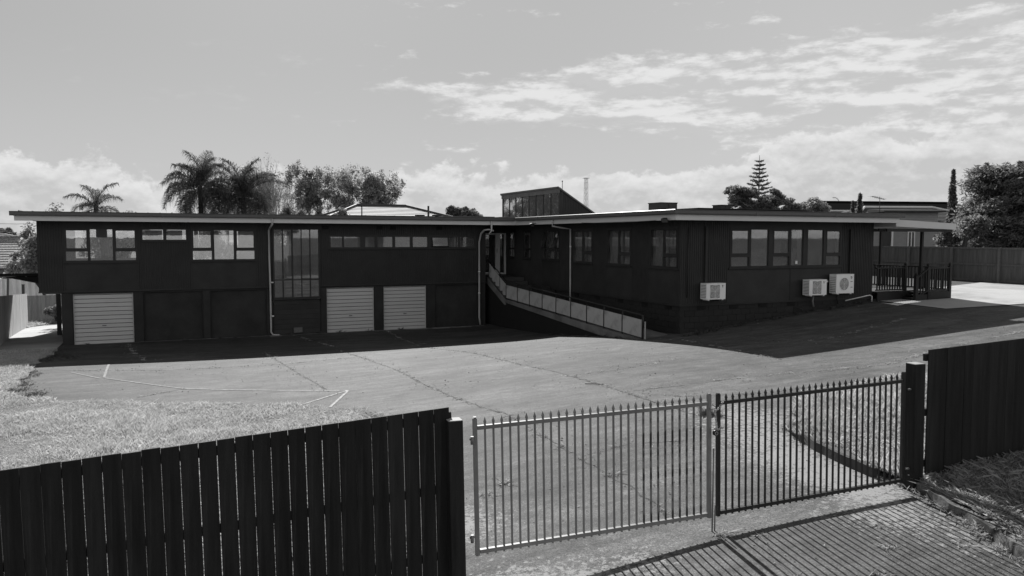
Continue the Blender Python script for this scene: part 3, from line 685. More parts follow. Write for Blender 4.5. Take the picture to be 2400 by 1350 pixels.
# left wing windows
def tri(a0, a1, b0, b1, c0, c1, z0, z1, zm):
    return [(a0, a1, zm + .06, z1 - .02, 'sash'), (a0, a1, z0 + .0, zm - .04, 'pane'), (b0, b1, z0, z1, 'pane'), (c0, c1, zm + .06, z1 - .02, 'sash'), (c0, c1, z0, zm - .04, 'pane')]
w1 = window('x', W, *W1, tri(-3.22, -2.5, -2.41, -1.65, -1.56, -.86, -.9, .28, -.52), label='three-light black window with a square extractor fan')
w2 = window('x', W, *W2, [(-.61, .12, -.11, .28), (.24, .95, -.11, .28)], label='small two-light window with pale net curtains')
w3 = window('x', W, *W3, tri(1.19, 1.89, 1.99, 2.73, 2.83, 3.53, -.9, .28, -.52), label='three-light black window right of the curtained one')
cols = [(4.30, 4.62), (4.67, 5.0), (5.06, 5.39), (5.42, 5.74), (5.78, 6.11)]
w4 = window('x', W - .06, *W4, [(a, b, -1.76, .31) for a, b in cols] + [(a, b, -2.51, -1.81) for a, b in cols], label='tall stairwell window of five narrow columns', g_=glassf)
pans = [(6.64, 7.14), (7.21, 7.93), (8.12, 8.57), (8.67, 9.36), (9.47, 10.16), (10.28, 10.97), (11.17, 11.95), (11.99, 12.45), (12.55, 13.22)]
w5 = window('x', W, *W5, [(a, b, -.43, .015, 'open' if i == 6 else 'pane') for i, (a, b) in enumerate(pans)], label='long strip of nine small high panes, one propped open', g_=glassf)
# extractor fan in the first window
fan = MB(); fan.box(-2.2, -1.83, W - .02, W + .018, -.03, .29)
for k in range(8):
    a = k * math.pi / 4; fan.beam((-2.015 + .03 * math.cos(a), W - .03, .13 + .03 * math.sin(a)), (-2.015 + .15 * math.cos(a), W - .03, .13 + .15 * math.sin(a)), .02, .015, (0, 1, 0))
fan.build('extractor_fan', mat('dark_plastic', .03, .5), w1)
cur = leafmat('net_curtain', .6, .5, 0., 1.)
for a0, a1 in ((-.62, .10), (.22, .95)):
    m_ = MB(); n_ = 40
    vs = [(a0 + (a1 - a0) * i / n_, 38.9 + .018 * math.sin(i * 1.7), z_) for z_ in (-.24, .30) for i in range(n_ + 1)]
    m_.add(vs, [(i, i + 1, n_ + 2 + i, n_ + 1 + i) for i in range(n_)], True); m_.build('curtain', cur, w2)
m_ = MB(); n_ = 16
m_.add([(-1.98 + .25 * i / n_ - (.05 if z_ < -.5 else 0), W + .14 + .02 * math.sin(i * 1.9), z_) for z_ in (-.75, -.2) for i in range(n_ + 1)], [(i, i + 1, n_ + 2 + i, n_ + 1 + i) for i in range(n_)], True); m_.build('curtain', cur, w1)
# stair flight seen through the stair window
st = MB()
for i in range(9): st.box(4.9, 6.0, 34.9 - i * .12, 35.1 - i * .12 + .04, -2.6 + i * .16 - .8, -2.56 + i * .16 - .8)
for i in range(6): st.box(5.3, 6.05, 34.0 + i * .22, 34.24 + i * .22, -2.75 + i * .17, -2.71 + i * .17)
st.build('stair_flight', white_m, B)
# left-wing interior: floor, ceiling, back wall with windows, partitions
it = MB(); it.box(-4.0, 4.2, W + .14, 41.4, FL - .15, FL); it.box(6.2, 13.8, W + .14, 41.4, FL - .15, FL); it.build('floor', innerd_m, B)
it = MB(); it.box(-4.0, 13.8, W + .142, 41.4, CE, CE + .03); it.build('ceiling', inner_m, B)
BH = [(-.75, 1.1, -.22, .42), (-3.4, -2.4, -.95, .3), (-2.1, -.9, -.95, .3), (1.2, 2.2, -1.9, .3), (2.5, 3.4, -.95, .3), (7.0, 7.8, -.4, .2), (12.6, 13.4, -.4, .2), (4.5, 5.8, -.4, .3)]
it = MB(); wallgrid(it, 'x', 39.0, 39.12, -4.0, 13.8, -4.1, CE, BH)
for xx in (.2, 4.22, 6.1): it.box(xx, xx + .08, W + .15, 38.99, (-4.1 if xx > 4 else FL), CE)
for xx in (8.2, 10.2, 12.3): it.box(xx, xx + .08, W + .15, 38.99, FL, CE)
it.box(1.35, 1.5, 36, 36.2, FL, CE); it.build('inner_wall', inner_m, B)
it = MB(); wallgrid(it, 'x', 41.4, 41.5, -4.14, 13.8, -4.4, .72, [(-3.6, 3.8, -1.2, .45), (4.0, 4.1, -1.2, .4), (4.4, 6.0, -2.0, .4), (6.8, 8.0, -.6, .3), (12.2, 13.5, -.6, .3)])
it.build('rear_wall', black, B)
m_ = MB(); m_.beam((1.25, 38.9, -1.1), (2.15, 38.9, -1.1), .06, .06); m_.beam((-1.5, 38.95, -.95), (-1.5, 38.95, .3), .08, .08); m_.beam((2.95, 38.95, -.95), (2.95, 38.95, .3), .06, .06); m_.build('inner_frame', white_m, B)

# ---------------------------------------------------------------- right wing
SW = [(21.41, 22.92), (24.24, 25.82), (27.02, 28.54)]     # pairs on the side wall
SIDE = [(a - .06, b + .06, -1.03, .33) for a, b in SW] + [(29.8, 31.45, -.98, .33), (32.65, 33.47, -.98, .33), (34.45, 35.15, -.98, .33)]
FR = [(17.84, 23.07, -1.03, .34)]
mb = MB(); wallgrid(mb, 'y', XC, XC + .14, YF, 35.55, -2.25, .72, SIDE); wallgrid(mb, 'x', YF, YF + .14, XC + .142, 24.73, -2.25, .72, FR)
mb.box(24.59, 24.73, YF + .142, 35.5, -2.25, .72)
mb.build('upper_wall', black, B)
rb = MB()
battens(rb, 'y', XC, YF + .02, 35.5, -2.24, .6, SIDE + [(s[0], s[1], -2.3, -1.0) for s in SIDE[:4]])
battens(rb, 'x', YF, XC + .02, 17.8, -2.24, .6, []); battens(rb, 'x', YF, 23.1, 24.72, -2.24, .6, [])
rb.build('cladding', black, B, kind='stuff', label='upright ribbed black cladding')
tb = MB(); tb.box(XC - .03, 24.75, YF - .035, YF - .003, -2.30, -2.252); tb.box(XC - .035, XC - .003, YF - .002, 35.5, -2.30, -2.252)
tb.box(20.6, 20.64, YF - .012, YF - .001, -2.24, -1.1); tb.box(17.82, 23.1, YF - .03, YF - .001, -1.10, -1.06)
tb.build('trim', black, B)
for a, b in SW:
    a0, a1 = a - .06, b + .06; mid = a + (b - a) * .50
    # the far half (larger y) is one tall pane, the near half is split
    window('y', XC, a0, a1, -1.03, .33, [(mid + .03, b, -.98, .28, 'pane'), (a, mid - .03, -.56, .28, 'sash'), (a, mid - .03, -.98, -.66, 'pane')], sillw=.06, label='black window of a tall pane and a split pane')
window('y', XC, 29.8, 31.45, -.98, .33, [(29.86, 30.2, -.45, .28, 'open'), (30.25, 31.0, -.45, .28), (31.05, 31.39, -.45, .28, 'open'), (29.86, 30.2, -.93, -.52), (30.25, 31.0, -.93, -.52), (31.05, 31.39, -.93, -.52)], label='window with two propped-open side lights')
window('y', XC, 32.65, 33.47, -.98, .33, [(32.71, 33.41, -.5, .28), (32.71, 33.41, -.93, -.58)])
window('y', XC, 34.45, 35.15, -.98, .33, [(34.51, 35.1, -.5, .28), (34.51, 35.1, -.93, -.58)])
window('x', YF, *FR[0], [(17.91, 18.68, -.56, .27, 'sash'), (17.91, 18.68, -.98, -.66), (18.77, 19.56, -.98, .29), (19.78, 20.51, -.56, .27, 'sash'), (19.78, 20.51, -.98, -.66), (20.61, 21.18, -.98, .29), (21.4, 22.17, -.98, .29), (22.3, 23.0, -.56, .27, 'sash'), (22.3, 23.0, -.98, -.66)], g_=glassf, label='wide front window of six lights')
# sticker and plates in the front window
MB().box(20.85, 20.95, YF + .008, YF + .014, -.93, -.82).build('sticker', white_m, B)
# interior boxes of the right wing
it = MB(); it.box(XC + .14, 24.58, YF + .15, 35.4, FL - .2, FL - .1); it.build('floor', innerd_m, B)
it = MB(); it.box(XC + .15, 24.58, YF + .15, 35.4, CE, CE + .03); it.build('ceiling', inner_m, B)
it = MB(); wallgrid(it, 'x', 25.9, 26.0, XC + .15, 24.58, -2.1, CE, [(17.0, 17.9, -2.0, .1), (21.0, 22.6, -.9, .2)]); it.box(19.62, 19.70, YF + .15, 25.89, -2.1, CE)
it.box(20.0, 20.1, 26.01, 35.4, -2.1, CE); it.box(XC + .15, 20, 29.1, 29.2, -2.1, CE); it.box(16.9, 16.98, 21.6, 23.69, -2.1, CE); it.box(17.2, 17.28, 23.79, 29.09, -2.1, CE); it.box(17.0, 17.08, 29.21, 32.0, -2.1, CE); it.box(XC + .15, 20, 23.7, 23.78, -2.1, CE); it.box(XC + .15, 20, 32.1, 32.2, -2.1, CE); it.box(XC + .15, 24.58, 35.41, 35.5, -2.1, CE)  # partitions just inside the side windows are added to lighten the view in
it.build('inner_wall', inner_m, B)
fill_sheet_m = leafmat('pale_fill_sheet', .8, .3, 0., 1.)  # pale sheets added behind the side panes to brighten them
for (a_, b_) in SW:
    mid = a_ + (b_ - a_) * .5
    MB().box(XC + .18, XC + .19, mid - .02, b_ - .02, -1.0, .30).build('fill_sheet', fill_sheet_m, B)
    MB().box(XC + .22, XC + .23, a_ + .12, mid - .06, -1.0, .30).build('fill_sheet', fill_sheet_m, B)
MB().box(XC + .22, XC + .23, 30.25, 31.3, -.95, .30).build('fill_sheet', fill_sheet_m, B)
for a_ in (22.98, 25.88, 28.60): MB().box(XC + .145, XC + .34, a_, a_ + .04, -1.03, .33).build('reveal', white_m, B)
for a_ in (19.60, 21.20, 23.09): MB().box(a_, a_ + .03, YF + .145, YF + .30, -1.03, .34).build('reveal', white_m, B)
m_ = MB(); m_.box(21.0, 22.6, 24.2, 24.9, -1.35, -1.3); m_.box(21.05, 21.1, 24.25, 24.3, -2.1, -1.35); m_.box(22.5, 22.55, 24.25, 24.3, -2.1, -1.35); m_.box(18.0, 18.9, 25.4, 25.85, -2.1, -.8); m_.box(16.3, 16.7, 28.2, 28.9, -2.1, -1.1); m_.build('furniture', innerd_m, B)
it = MB(); it.box(15.6, 24.73, 35.55, 41.5, .5, .72); it.build('roof_deck', black, B)
# recessed entrance wall with its door
mb = MB(); wallgrid(mb, 'x', 35.55, 35.7, 13.8, XC, -1.85, .72, [(14.45, 15.77, -1.85, .22)]); mb.box(13.66, 13.8, W + .25, 35.54, -4.2, .72); mb.build('entrance_wall', black, B)
dr = MB(); wallgrid(dr, 'x', 35.5, 35.6, 14.45, 15.77, -1.83, .22, [(14.55, 15.2, -1.72, .13), (15.44, 15.68, -1.76, .15)])
dr = dr.build('door', mat('white_door_frame', .60, .45, .05), B, 'white framed glazed door with a side light')
MB().box(14.55, 15.2, 35.55, 35.556, -1.72, .13).build('pane', glasst, dr); MB().box(15.44, 15.68, 35.55, 35.556, -1.76, .15).build('pane', glasst, dr)
MB().tube([(15.27, 35.46, -.75), (15.27, 35.46, -.55)], .012).build('handle', darksteel, dr)
m_ = MB(); m_.box(13.8, 16.4, 35.71, 38.4, -1.95, -1.85); m_.box(13.8, 16.4, 38.4, 38.5, -1.95, .5); m_.box(13.82, 13.9, 35.71, 38.39, -1.84, .5); m_.box(16.4, 16.5, 35.71, 38.39, -1.84, .5); m_.build('hall', innerd_m, B)

# blockwork below the right wing: each block its own
bl_m = mat('black_painted_block', .027, .75, .15, 1., .4, 30, spec=.2)
core = MB(); core.box(XC + .03, 24.70, YF + .03, YF + .2, -4.2, -2.25); core.box(XC + .03, XC + .2, YF + .202, 35.5, -4.4, -2.25); core = core.build('base_wall', mat('mortar_black', .024, .9), B)
VF = [16.7, 18.1, 19.4, 20.7]; VS = [21.9, 23.3, 24.9, 26.6, 28.3]
vent_m = mat('vent_black', .006, .8)
def blk(ax): 
    b = MB(); h = .098; L_ = .198; d = .014; e = .005
    c = [(-L_, 0, -h), (L_, 0, -h), (L_, 0, h), (-L_, 0, h)]; i_ = [(-L_ + e, -d, -h + e), (L_ - e, -d, -h + e), (L_ - e, -d, h - e), (-L_ + e, -d, h - e)]
    v = [p if ax == 'x' else (p[1], p[0], p[2]) for p in c + i_]
    b.add(v, [(4, 5, 6, 7), (0, 1, 5, 4), (1, 2, 6, 5), (2, 3, 7, 6), (3, 0, 4, 7)]); return b
srcx = srcy = None
for r_ in range(5):
    zc = -2.36 - r_ * .2
    for i in range(23):
        xc = XC + .23 + (i - .5 * (r_ % 2)) * .4
        if xc < XC + .15 or xc > 24.6 or zc < g(xc, YF - .1) - .15: continue
        if r_ == 0 and min(abs(xc - v_) for v_ in VF) < .2: continue
        if srcx is None:
            srcx = blk('x').build('block', bl_m, core, origin=(0, 0, 0)); srcx.location = Vector((xc, YF + .028, zc)) - wloc(core)
        else: inst(srcx, 'block', core, (xc, YF + .028, zc))
    for i in range(26):
        yc = YF + .23 + (i - .5 * (r_ % 2)) * .4
        if yc < YF + .15 or yc > 31.4: continue
        if r_ == 0 and min(abs(yc - v_) for v_ in VS) < .2: continue
        if srcy is None:
            srcy = blk('y').build('block', bl_m, core, origin=(0, 0, 0)); srcy.location = Vector((XC + .028, yc, zc)) - wloc(core)
        else: inst(srcy, 'block', core, (XC + .028, yc, zc))
for v_ in VF:
    m_ = MB(); m_.box(v_ - .19, v_ + .19, YF + .01, YF + .025, -2.44, -2.28)
    for k in range(4): m_.box(v_ - .17, v_ + .17, YF - .004, YF + .012, -2.43 + k * .04, -2.415 + k * .04)
    m_.build('air_vent', vent_m, core)
for v_ in VS:
    m_ = MB(); m_.box(XC + .01, XC + .025, v_ - .19, v_ + .19, -2.44, -2.28)
    for k in range(4): m_.box(XC - .004, XC + .012, v_ - .17, v_ + .17, -2.43 + k * .04, -2.415 + k * .04)
    m_.build('air_vent', vent_m, core)

# ---------------------------------------------------------------- roof, fascia, gutters
OV = .75
rp = [(-4.75, W - OV), (XC - OV, W - OV), (XC - OV, YF - OV), (25.15, YF - OV), (25.15, 42.2), (-4.75, 42.2)]
rf = MB()
def top(x, y): return .93 + min(.10, .012 * (y - (W - OV if x < XC - OV + .1 else YF - OV)))
for poly in ([(-4.72, W - OV + .03), (XC - OV + .03, W - OV + .03), (XC - OV + .03, 42.2), (-4.72, 42.2)], [(XC - OV + .031, YF - OV + .03), (25.12, YF - OV + .03), (25.12, 42.2), (XC - OV + .031, 42.2)]):
    ba = [(x, y, .66) for x, y in poly]; tp = [(x, y, .90 if y < 35 else 1.02) for x, y in poly]
    rf.hexa(ba, tp)
rf = rf.build('roof', roofm, B)
# roofing ribs end at the gutter
rr = MB(); k = 0
x = -4.6
while x < XC - .9: rr.box(x, x + .03, W - OV + .05, 34.5, .885, .93 if k % 3 else .945); x += .42; k += 1
rr.build('roof_rib', roofm, rf)
fa = MB(); e = .025
fa.box(-4.72, XC - OV + .0, W - OV - e, W - OV + .02, .57, .80)
fa.box(XC - OV - e, XC - OV + .02, YF - OV - e, W - OV - e - .002, .57, .80)
fa.box(XC - OV + .022, 25.15, YF - OV - e, YF - OV + .02, .57, .80)
fa.box(25.13, 25.155, YF - OV + .022, 30, .57, .80)
# left end: raking barge that tucks back to the wall
fa.prism([(-4.745, W - OV - .02, .74), (-4.745, W - OV - .02, .80), (-4.745, 42.2, .80), (-4.745, 42.2, .74)], (0, 0, 0), (.024, 0, 0))
fa.build('fascia', fascia_m, B)
so_ = MB(); so_.box(-4.72, 13.8, W - OV + .022, W - .024, .60, .63)
so_.add([(-4.71, W - OV + .03, .72), (-4.15, W - OV + .03, .56), (-4.15, 42, .56), (-4.71, 42, .72)], [(0, 1, 2, 3)])
so_.box(13.8, XC - .04, W - OV + .022, 35.54, .60, .63); so_.box(XC - OV + .022, XC - .03, YF - OV + .03, W - OV + .02, .60, .63); so_.box(XC - .03, 25.1, YF - OV + .022, YF - .036, .60, .63)
so_.build('soffit', mat('dark_soffit', .05, .8), B)
gu = MB()
def gutter(p, q_, off):
    # box gutter with a rolled lip, off = outward direction
    o_ = Vector(off); a, b = Vector(p), Vector(q_)
    pr = [(0, .0), (.10, .0), (.115, .03), (.12, .13), (.135, .145), (.12, .16), (.105, .145), (.10, .02), (0, .02)]
    A = [a + o_ * d + Vector((0, 0, h_)) for d, h_ in pr]; Bq = [b + o_ * d + Vector((0, 0, h_)) for d, h_ in pr]; n_ = len(pr)
    gu.add(A + Bq, [(k, (k + 1) % n_, n_ + (k + 1) % n_, n_ + k) for k in range(n_)] + [tuple(range(n_)), tuple(range(2 * n_ - 1, n_ - 1, -1))])
gutter((-4.85, W - OV - .03, .75), (XC - OV - .15, W - OV - .03, .75), (0, -1, 0))
gutter((XC - OV - .03, W - OV - .15, .75), (XC - OV - .03, YF - OV - .15, .75), (-1, 0, 0))
gutter((XC - OV - .15, YF - OV - .03, .75), (25.3, YF - OV - .03, .75), (0, -1, 0))
gu = gu.build('gutter', gutter_m, B)
for x_ in list(np.arange(-3.5, 14, 3.6)) : MB().box(x_, x_ + .05, W - OV - .03 - .128, W - OV - .03 - .001, .745, .90).build('gutter_joint', gutter_m, gu)
for x_ in (18.2, 21.8): MB().box(x_, x_ + .05, YF - OV - .03 - .128, YF - OV - .03 - .001, .745, .90).build('gutter_joint', gutter_m, gu)
for y_ in (23.2, 26.8, 30.2): MB().box(XC - OV - .03 - .128, XC - OV - .03 - .001, y_, y_ + .05, .745, .90).build('gutter_joint', gutter_m, gu)
MB().box(11.5, 13.9, W - OV - .1, W - OV + .3, .9, .945).build('gutter_cover', gutter_m, B)
# downpipes
def dpipe(pts, foot, r_=.038):
    o = MB().tube(pts, r_, 10).build('downpipe', pipe_m, B)
    m_ = MB()
    for z_ in foot: x_, y_ = pts[-2][0], pts[-2][1]; m_.tube([(x_, y_, z_), (x_, y_, z_ + .05)], r_ + .012, 10)
    if foot: m_.build('bracket', white_m, o)
    return o
dpipe([(4.15, W - OV - .08, .75), (4.15, W - OV - .08, .52), (4.12, W - .35, .38), (4.10, W - .09, .28), (4.10, W - .09, -.9), (4.12, W - .08, -2), (4.12, W - .08, -3.95), (4.2, W - .12, -4.06), (4.42, W - .3, -4.06)], (-1.9, -3.3))
MB().box(4.05, 4.5, W - .45, W - .1, -4.11, -4.07).build('splash_block', concd_m, B)
dpipe([(13.75, W - OV - .08, .75), (13.75, W - OV - .08, .30), (13.66, W - OV + .0, .15)], (), .038)
dpipe([(13.9, W - .75, .30), (13.7, W - .66, .36), (13.54, W - .5, .34), (13.47, W - .25, .18), (13.44, W - .1, -.2), (13.44, W - .1, -3.7), (13.48, W - .12, -4.05)], (-1.6, -2.6), .042)
dpipe([(XC - OV - .08, 28.9, .75), (XC - OV - .08, 28.9, .48), (XC - .4, 28.75, .40), (XC - .08, 28.7, .36), (XC - .07, 28.7, -2.0), (XC - .07, 28.7, -3.0)], (-.4,), .036)
# conduit covers on the front wall
for x_, z0, z1, w_ in ((16.76, -1.5, .38, .07), (23.45, -1.35, .33, .08)):
    m_ = MB(); m_.box(x_, x_ + w_, YF - .09, YF - .018, z0, z1); m_.build('conduit_cover', black, B)
MB().tube([(16.08, YF - .05, .33), (16.06, YF - .05, -2.0)], .018, 6).build('conduit', black, B)
m_ = MB(); m_.tube([(23.3, YF - .06, -2.33), (24.55, YF - .06, -2.16), (24.6, YF - .12, -2.2), (24.6, YF - .12, -2.45)], .02, 6); m_.build('drain_pipe', white_m, B)
MB().tube([(20.9, YF - .06, -2.5), (21.1, YF - .1, -2.55), (21.2, YF - .12, -2.8)], .018, 6).build('drain_pipe', black, B)
MB().tube([(22.85, YF - .06, -2.05), (22.9, YF - .06, -2.45)], .018, 6).build('drain_pipe', black, B)
# small black vents under the eaves of the left wing
for x_ in (6.3, 8.65, 9.25, 11.4):
    MB().box(x_, x_ + .25, W - .06, W - .02, .34, .48).build('eave_vent', vent_m, B)
MB().box(5.05, 5.4, W - .06, W + .0, -4.02, -3.8).build('air_vent', mat('pale_vent', .12, .8, .3, 12), B)

# roof lantern: glazed face looks along -x, roof slopes down behind it
L0, L1, LX, LB, LXR = 33.05, 39.85, 17.5, .9, 19.65
lan = MB(); zt0, zt1 = 2.42, 2.42
lan.box(LX - .03, LX + .02, L0 - .02, L1, LB, 1.0); lan.box(LX - .03, LX + .02, L0, L1, 2.14, 2.30)
lan.box(LX - .03, LX + .02, L0 - .05, L0 + .02, 1.0, 2.14); lan.box(LX - .03, LX + .02, L1 - .15, L1, 1.0, 2.14)
lan.prism([(LX + .021, L0, LB), (LXR, L0, LB), (LX + .021, L0, 2.40)], (0, 0, 0), (0, .06, 0)); lan.prism([(LX + .021, L1, LB), (LXR, L1, LB), (LX + .021, L1, 2.40)], (0, -.06, 0), (0, 0, 0))
lan = lan.build('roof_lantern', mat('lantern_cladding', .03, .6, .3, 1.), B, 'sloping roof lantern with a glazed side')
m_ = MB(); m_.prism([(LX - .12, L0 - .08, 2.44), (LX - .12, L0 - .08, 2.36), (LXR + .1, L0 - .08, .93), (LXR + .1, L0 - .08, 1.01)], (0, 0, 0), (0, L1 - L0 + .16, 0)); m_.build('roof_panel', roofm, lan)
m_ = MB(); m_.box(LX - .07, LX - .031, L0 - .06, L1 + .02, 2.14, 2.36); m_.build('flashing', mat('streaky_flashing', .12, .55, .25, 3., v2=.07, thr=(.5, .7), psc=2), lan)
rbs = MB(); battens(rbs, 'x', L0, LX + .05, LXR - .1, LB, LB + .05, [])
for i in range(24):
    xx = LX + .06 + i * .088; zt = 2.38 - (xx - LX) * (1.5 / (LXR - LX)); _rib(rbs, 'x', L0, xx, .04, .015, LB, max(LB + .02, zt - .03))
rbs.build('cladding', black, lan, kind='stuff')
np_ = 8
for i in range(np_):
    a = L0 + .06 + (L1 - .15 - L0 - .06) * i / np_; b = L0 + .06 + (L1 - .15 - L0 - .06) * (i + 1) / np_
    MB().box(LX - .012, LX - .006, a + .02, b - .02, 1.0, 2.14).build('pane', glassmat('lantern_glass', .25, .62, .0, .16), lan)  # the denser pale film in this glass stands in for reflected sky
    if i: MB().box(LX - .04, LX + .02, a - .03, a + .03, 1.0, 2.14).build('mullion', black, lan)
# roof plant
def unit(x0, x1, y0, y1, z0, z1, label, mt):
    o = MB().box(x0, x1, y0, y1, z0, z1).build('roof_unit', mt, None, label, None, 'roof box', 'box vents on the flat roof')
    m_ = MB(); m_.box(x0 - .02, x1 + .02, y0 - .02, y1 + .02, z1, z1 + .03); m_.box((x0 + x1) / 2 - .02, (x0 + x1) / 2 + .02, y0 - .015, y0 - .001, z0, z1); m_.build('lid', mt, o)
unit_m = mat('rusty_dark_metal', .035, .6, .4, 3., v2=.09, thr=(.55, .75), psc=3)
p = at(1538, 493, 29); p2 = at(1618, 493, 28.3); unit(p.x, p2.x - .0, p.y - .3, p.y + .5, .95, 1.28, 'wide dark rust-streaked box on the roof above the side windows', unit_m)
p = at(1690, 493, 30); p2 = at(1722, 490, 30); unit(p.x, p2.x, p.y, p.y + .5, .98, 1.25, 'small black box on the roof before the spreading tree', mat('roof_box_black', .02, .6))
for u, v0, v1, d, lb in ((848, 507, 484, 38, 'thin black vent pipe standing on the roof before the tiled hip roof'), (1004, 508, 485, 38.5, 'grey vent pipe standing on the roof right of the tiled hip roof'), (1318, 441, 426, 36, 'thin mast with a small cap beside the roof lantern')):
    a, b = at(u, v0 + 4, d), at(u, v1, d); a.z = min(a.z, .95)
    o = MB().tube([a, b], .03 if u == 848 else (.05 if u == 1004 else .014), 8).build('vent_pipe', mat('pipe_dark', .03, .5), None, lb, None, 'pipe', 'pipes on the roof')
    MB().tube([b, b + Vector((0, 0, .05))], .05 if u != 1318 else .03, 8).build('cap', MATS['pipe_dark'], o)
for u, lb in ((984, 'flat black cowl on the roof left of the grey vent pipe'), (1024, 'flat black cowl on the roof right of the grey vent pipe')):
    a = at(u, 504, 37.5); m_ = MB(); m_.tube([(a.x, a.y, .9), (a.x, a.y, 1.02)], .1, 8); o = m_.build('roof_cowl', MATS['pipe_dark'], None, lb, None, 'vent', 'low cowls on the roof')
    MB().box(a.x - .2, a.x + .2, a.y - .15, a.y + .15, 1.02, 1.09).build('cowl_cap', MATS['pipe_dark'], o)
m_ = MB(); m_.box(17.2, 22.8, YF + 1.2, YF + 1.5, .99, 1.03); m_.box(17.2, 22.8, YF + 2.4, YF + 2.7, 1.0, 1.04); m_.box(17.3, 22.7, YF + 1.0, YF + 3, 1.04, 1.06); m_.build('roof_sheet', mat('roof_dark', .02, .5), B)

# floodlights on the fascia
def flood(name, p, d, label):
    p = Vector(p); r_ = empty(name, p, label, 'floodlight', 'floodlights on the fascia')
    d = Vector(d).normalized(); c = p + d * .16 + Vector((0, 0, -.05)); s_ = Vector((d.y, -d.x, 0))
    f_ = (d * .8 + Vector((0, 0, -.6))).normalized(); u_ = s_.cross(f_)
    m_ = MB(); b0 = [c + s_ * i * .07 + u_ * j * .05 - f_ * .05 for i, j in ((-1, -1), (1, -1), (1, 1), (-1, 1))]; b1 = [c + s_ * i * .11 + u_ * j * .085 + f_ * .04 for i, j in ((-1, -1), (1, -1), (1, 1), (-1, 1))]
    m_.hexa(b0, b1); m_.build('housing', darksteel, r_)
    e_ = f_ * .043; m_ = MB(); m_.add([c + s_ * i * .095 + u_ * j * .07 + e_ for i, j in ((-1, -1), (1, -1), (1, 1), (-1, 1))], [(0, 1, 2, 3)]); m_.build('lens', gutter_m, r_)
    m_ = MB(); m_.beam(p, c, .03, .02); m_.build('bracket', darksteel, r_)
flood('floodlight', (XC - OV - .03, 20.95, .63), (-.8, -.6, 0), 'black floodlight under the eave at the corner of the right wing')
flood('floodlight', (XC - OV - .03, 30.6, .62), (-1, -.1, 0), 'black floodlight on the fascia left of the long downpipe')
cb = MB(); cb.tube([(XC - OV - .04, 26.5 - i * .5, .58 - .03 * math.sin(i / 10 * math.pi)) for i in range(11)], .008, 5); cb.build('cable', mat('grey_cable', .2, .5), B)

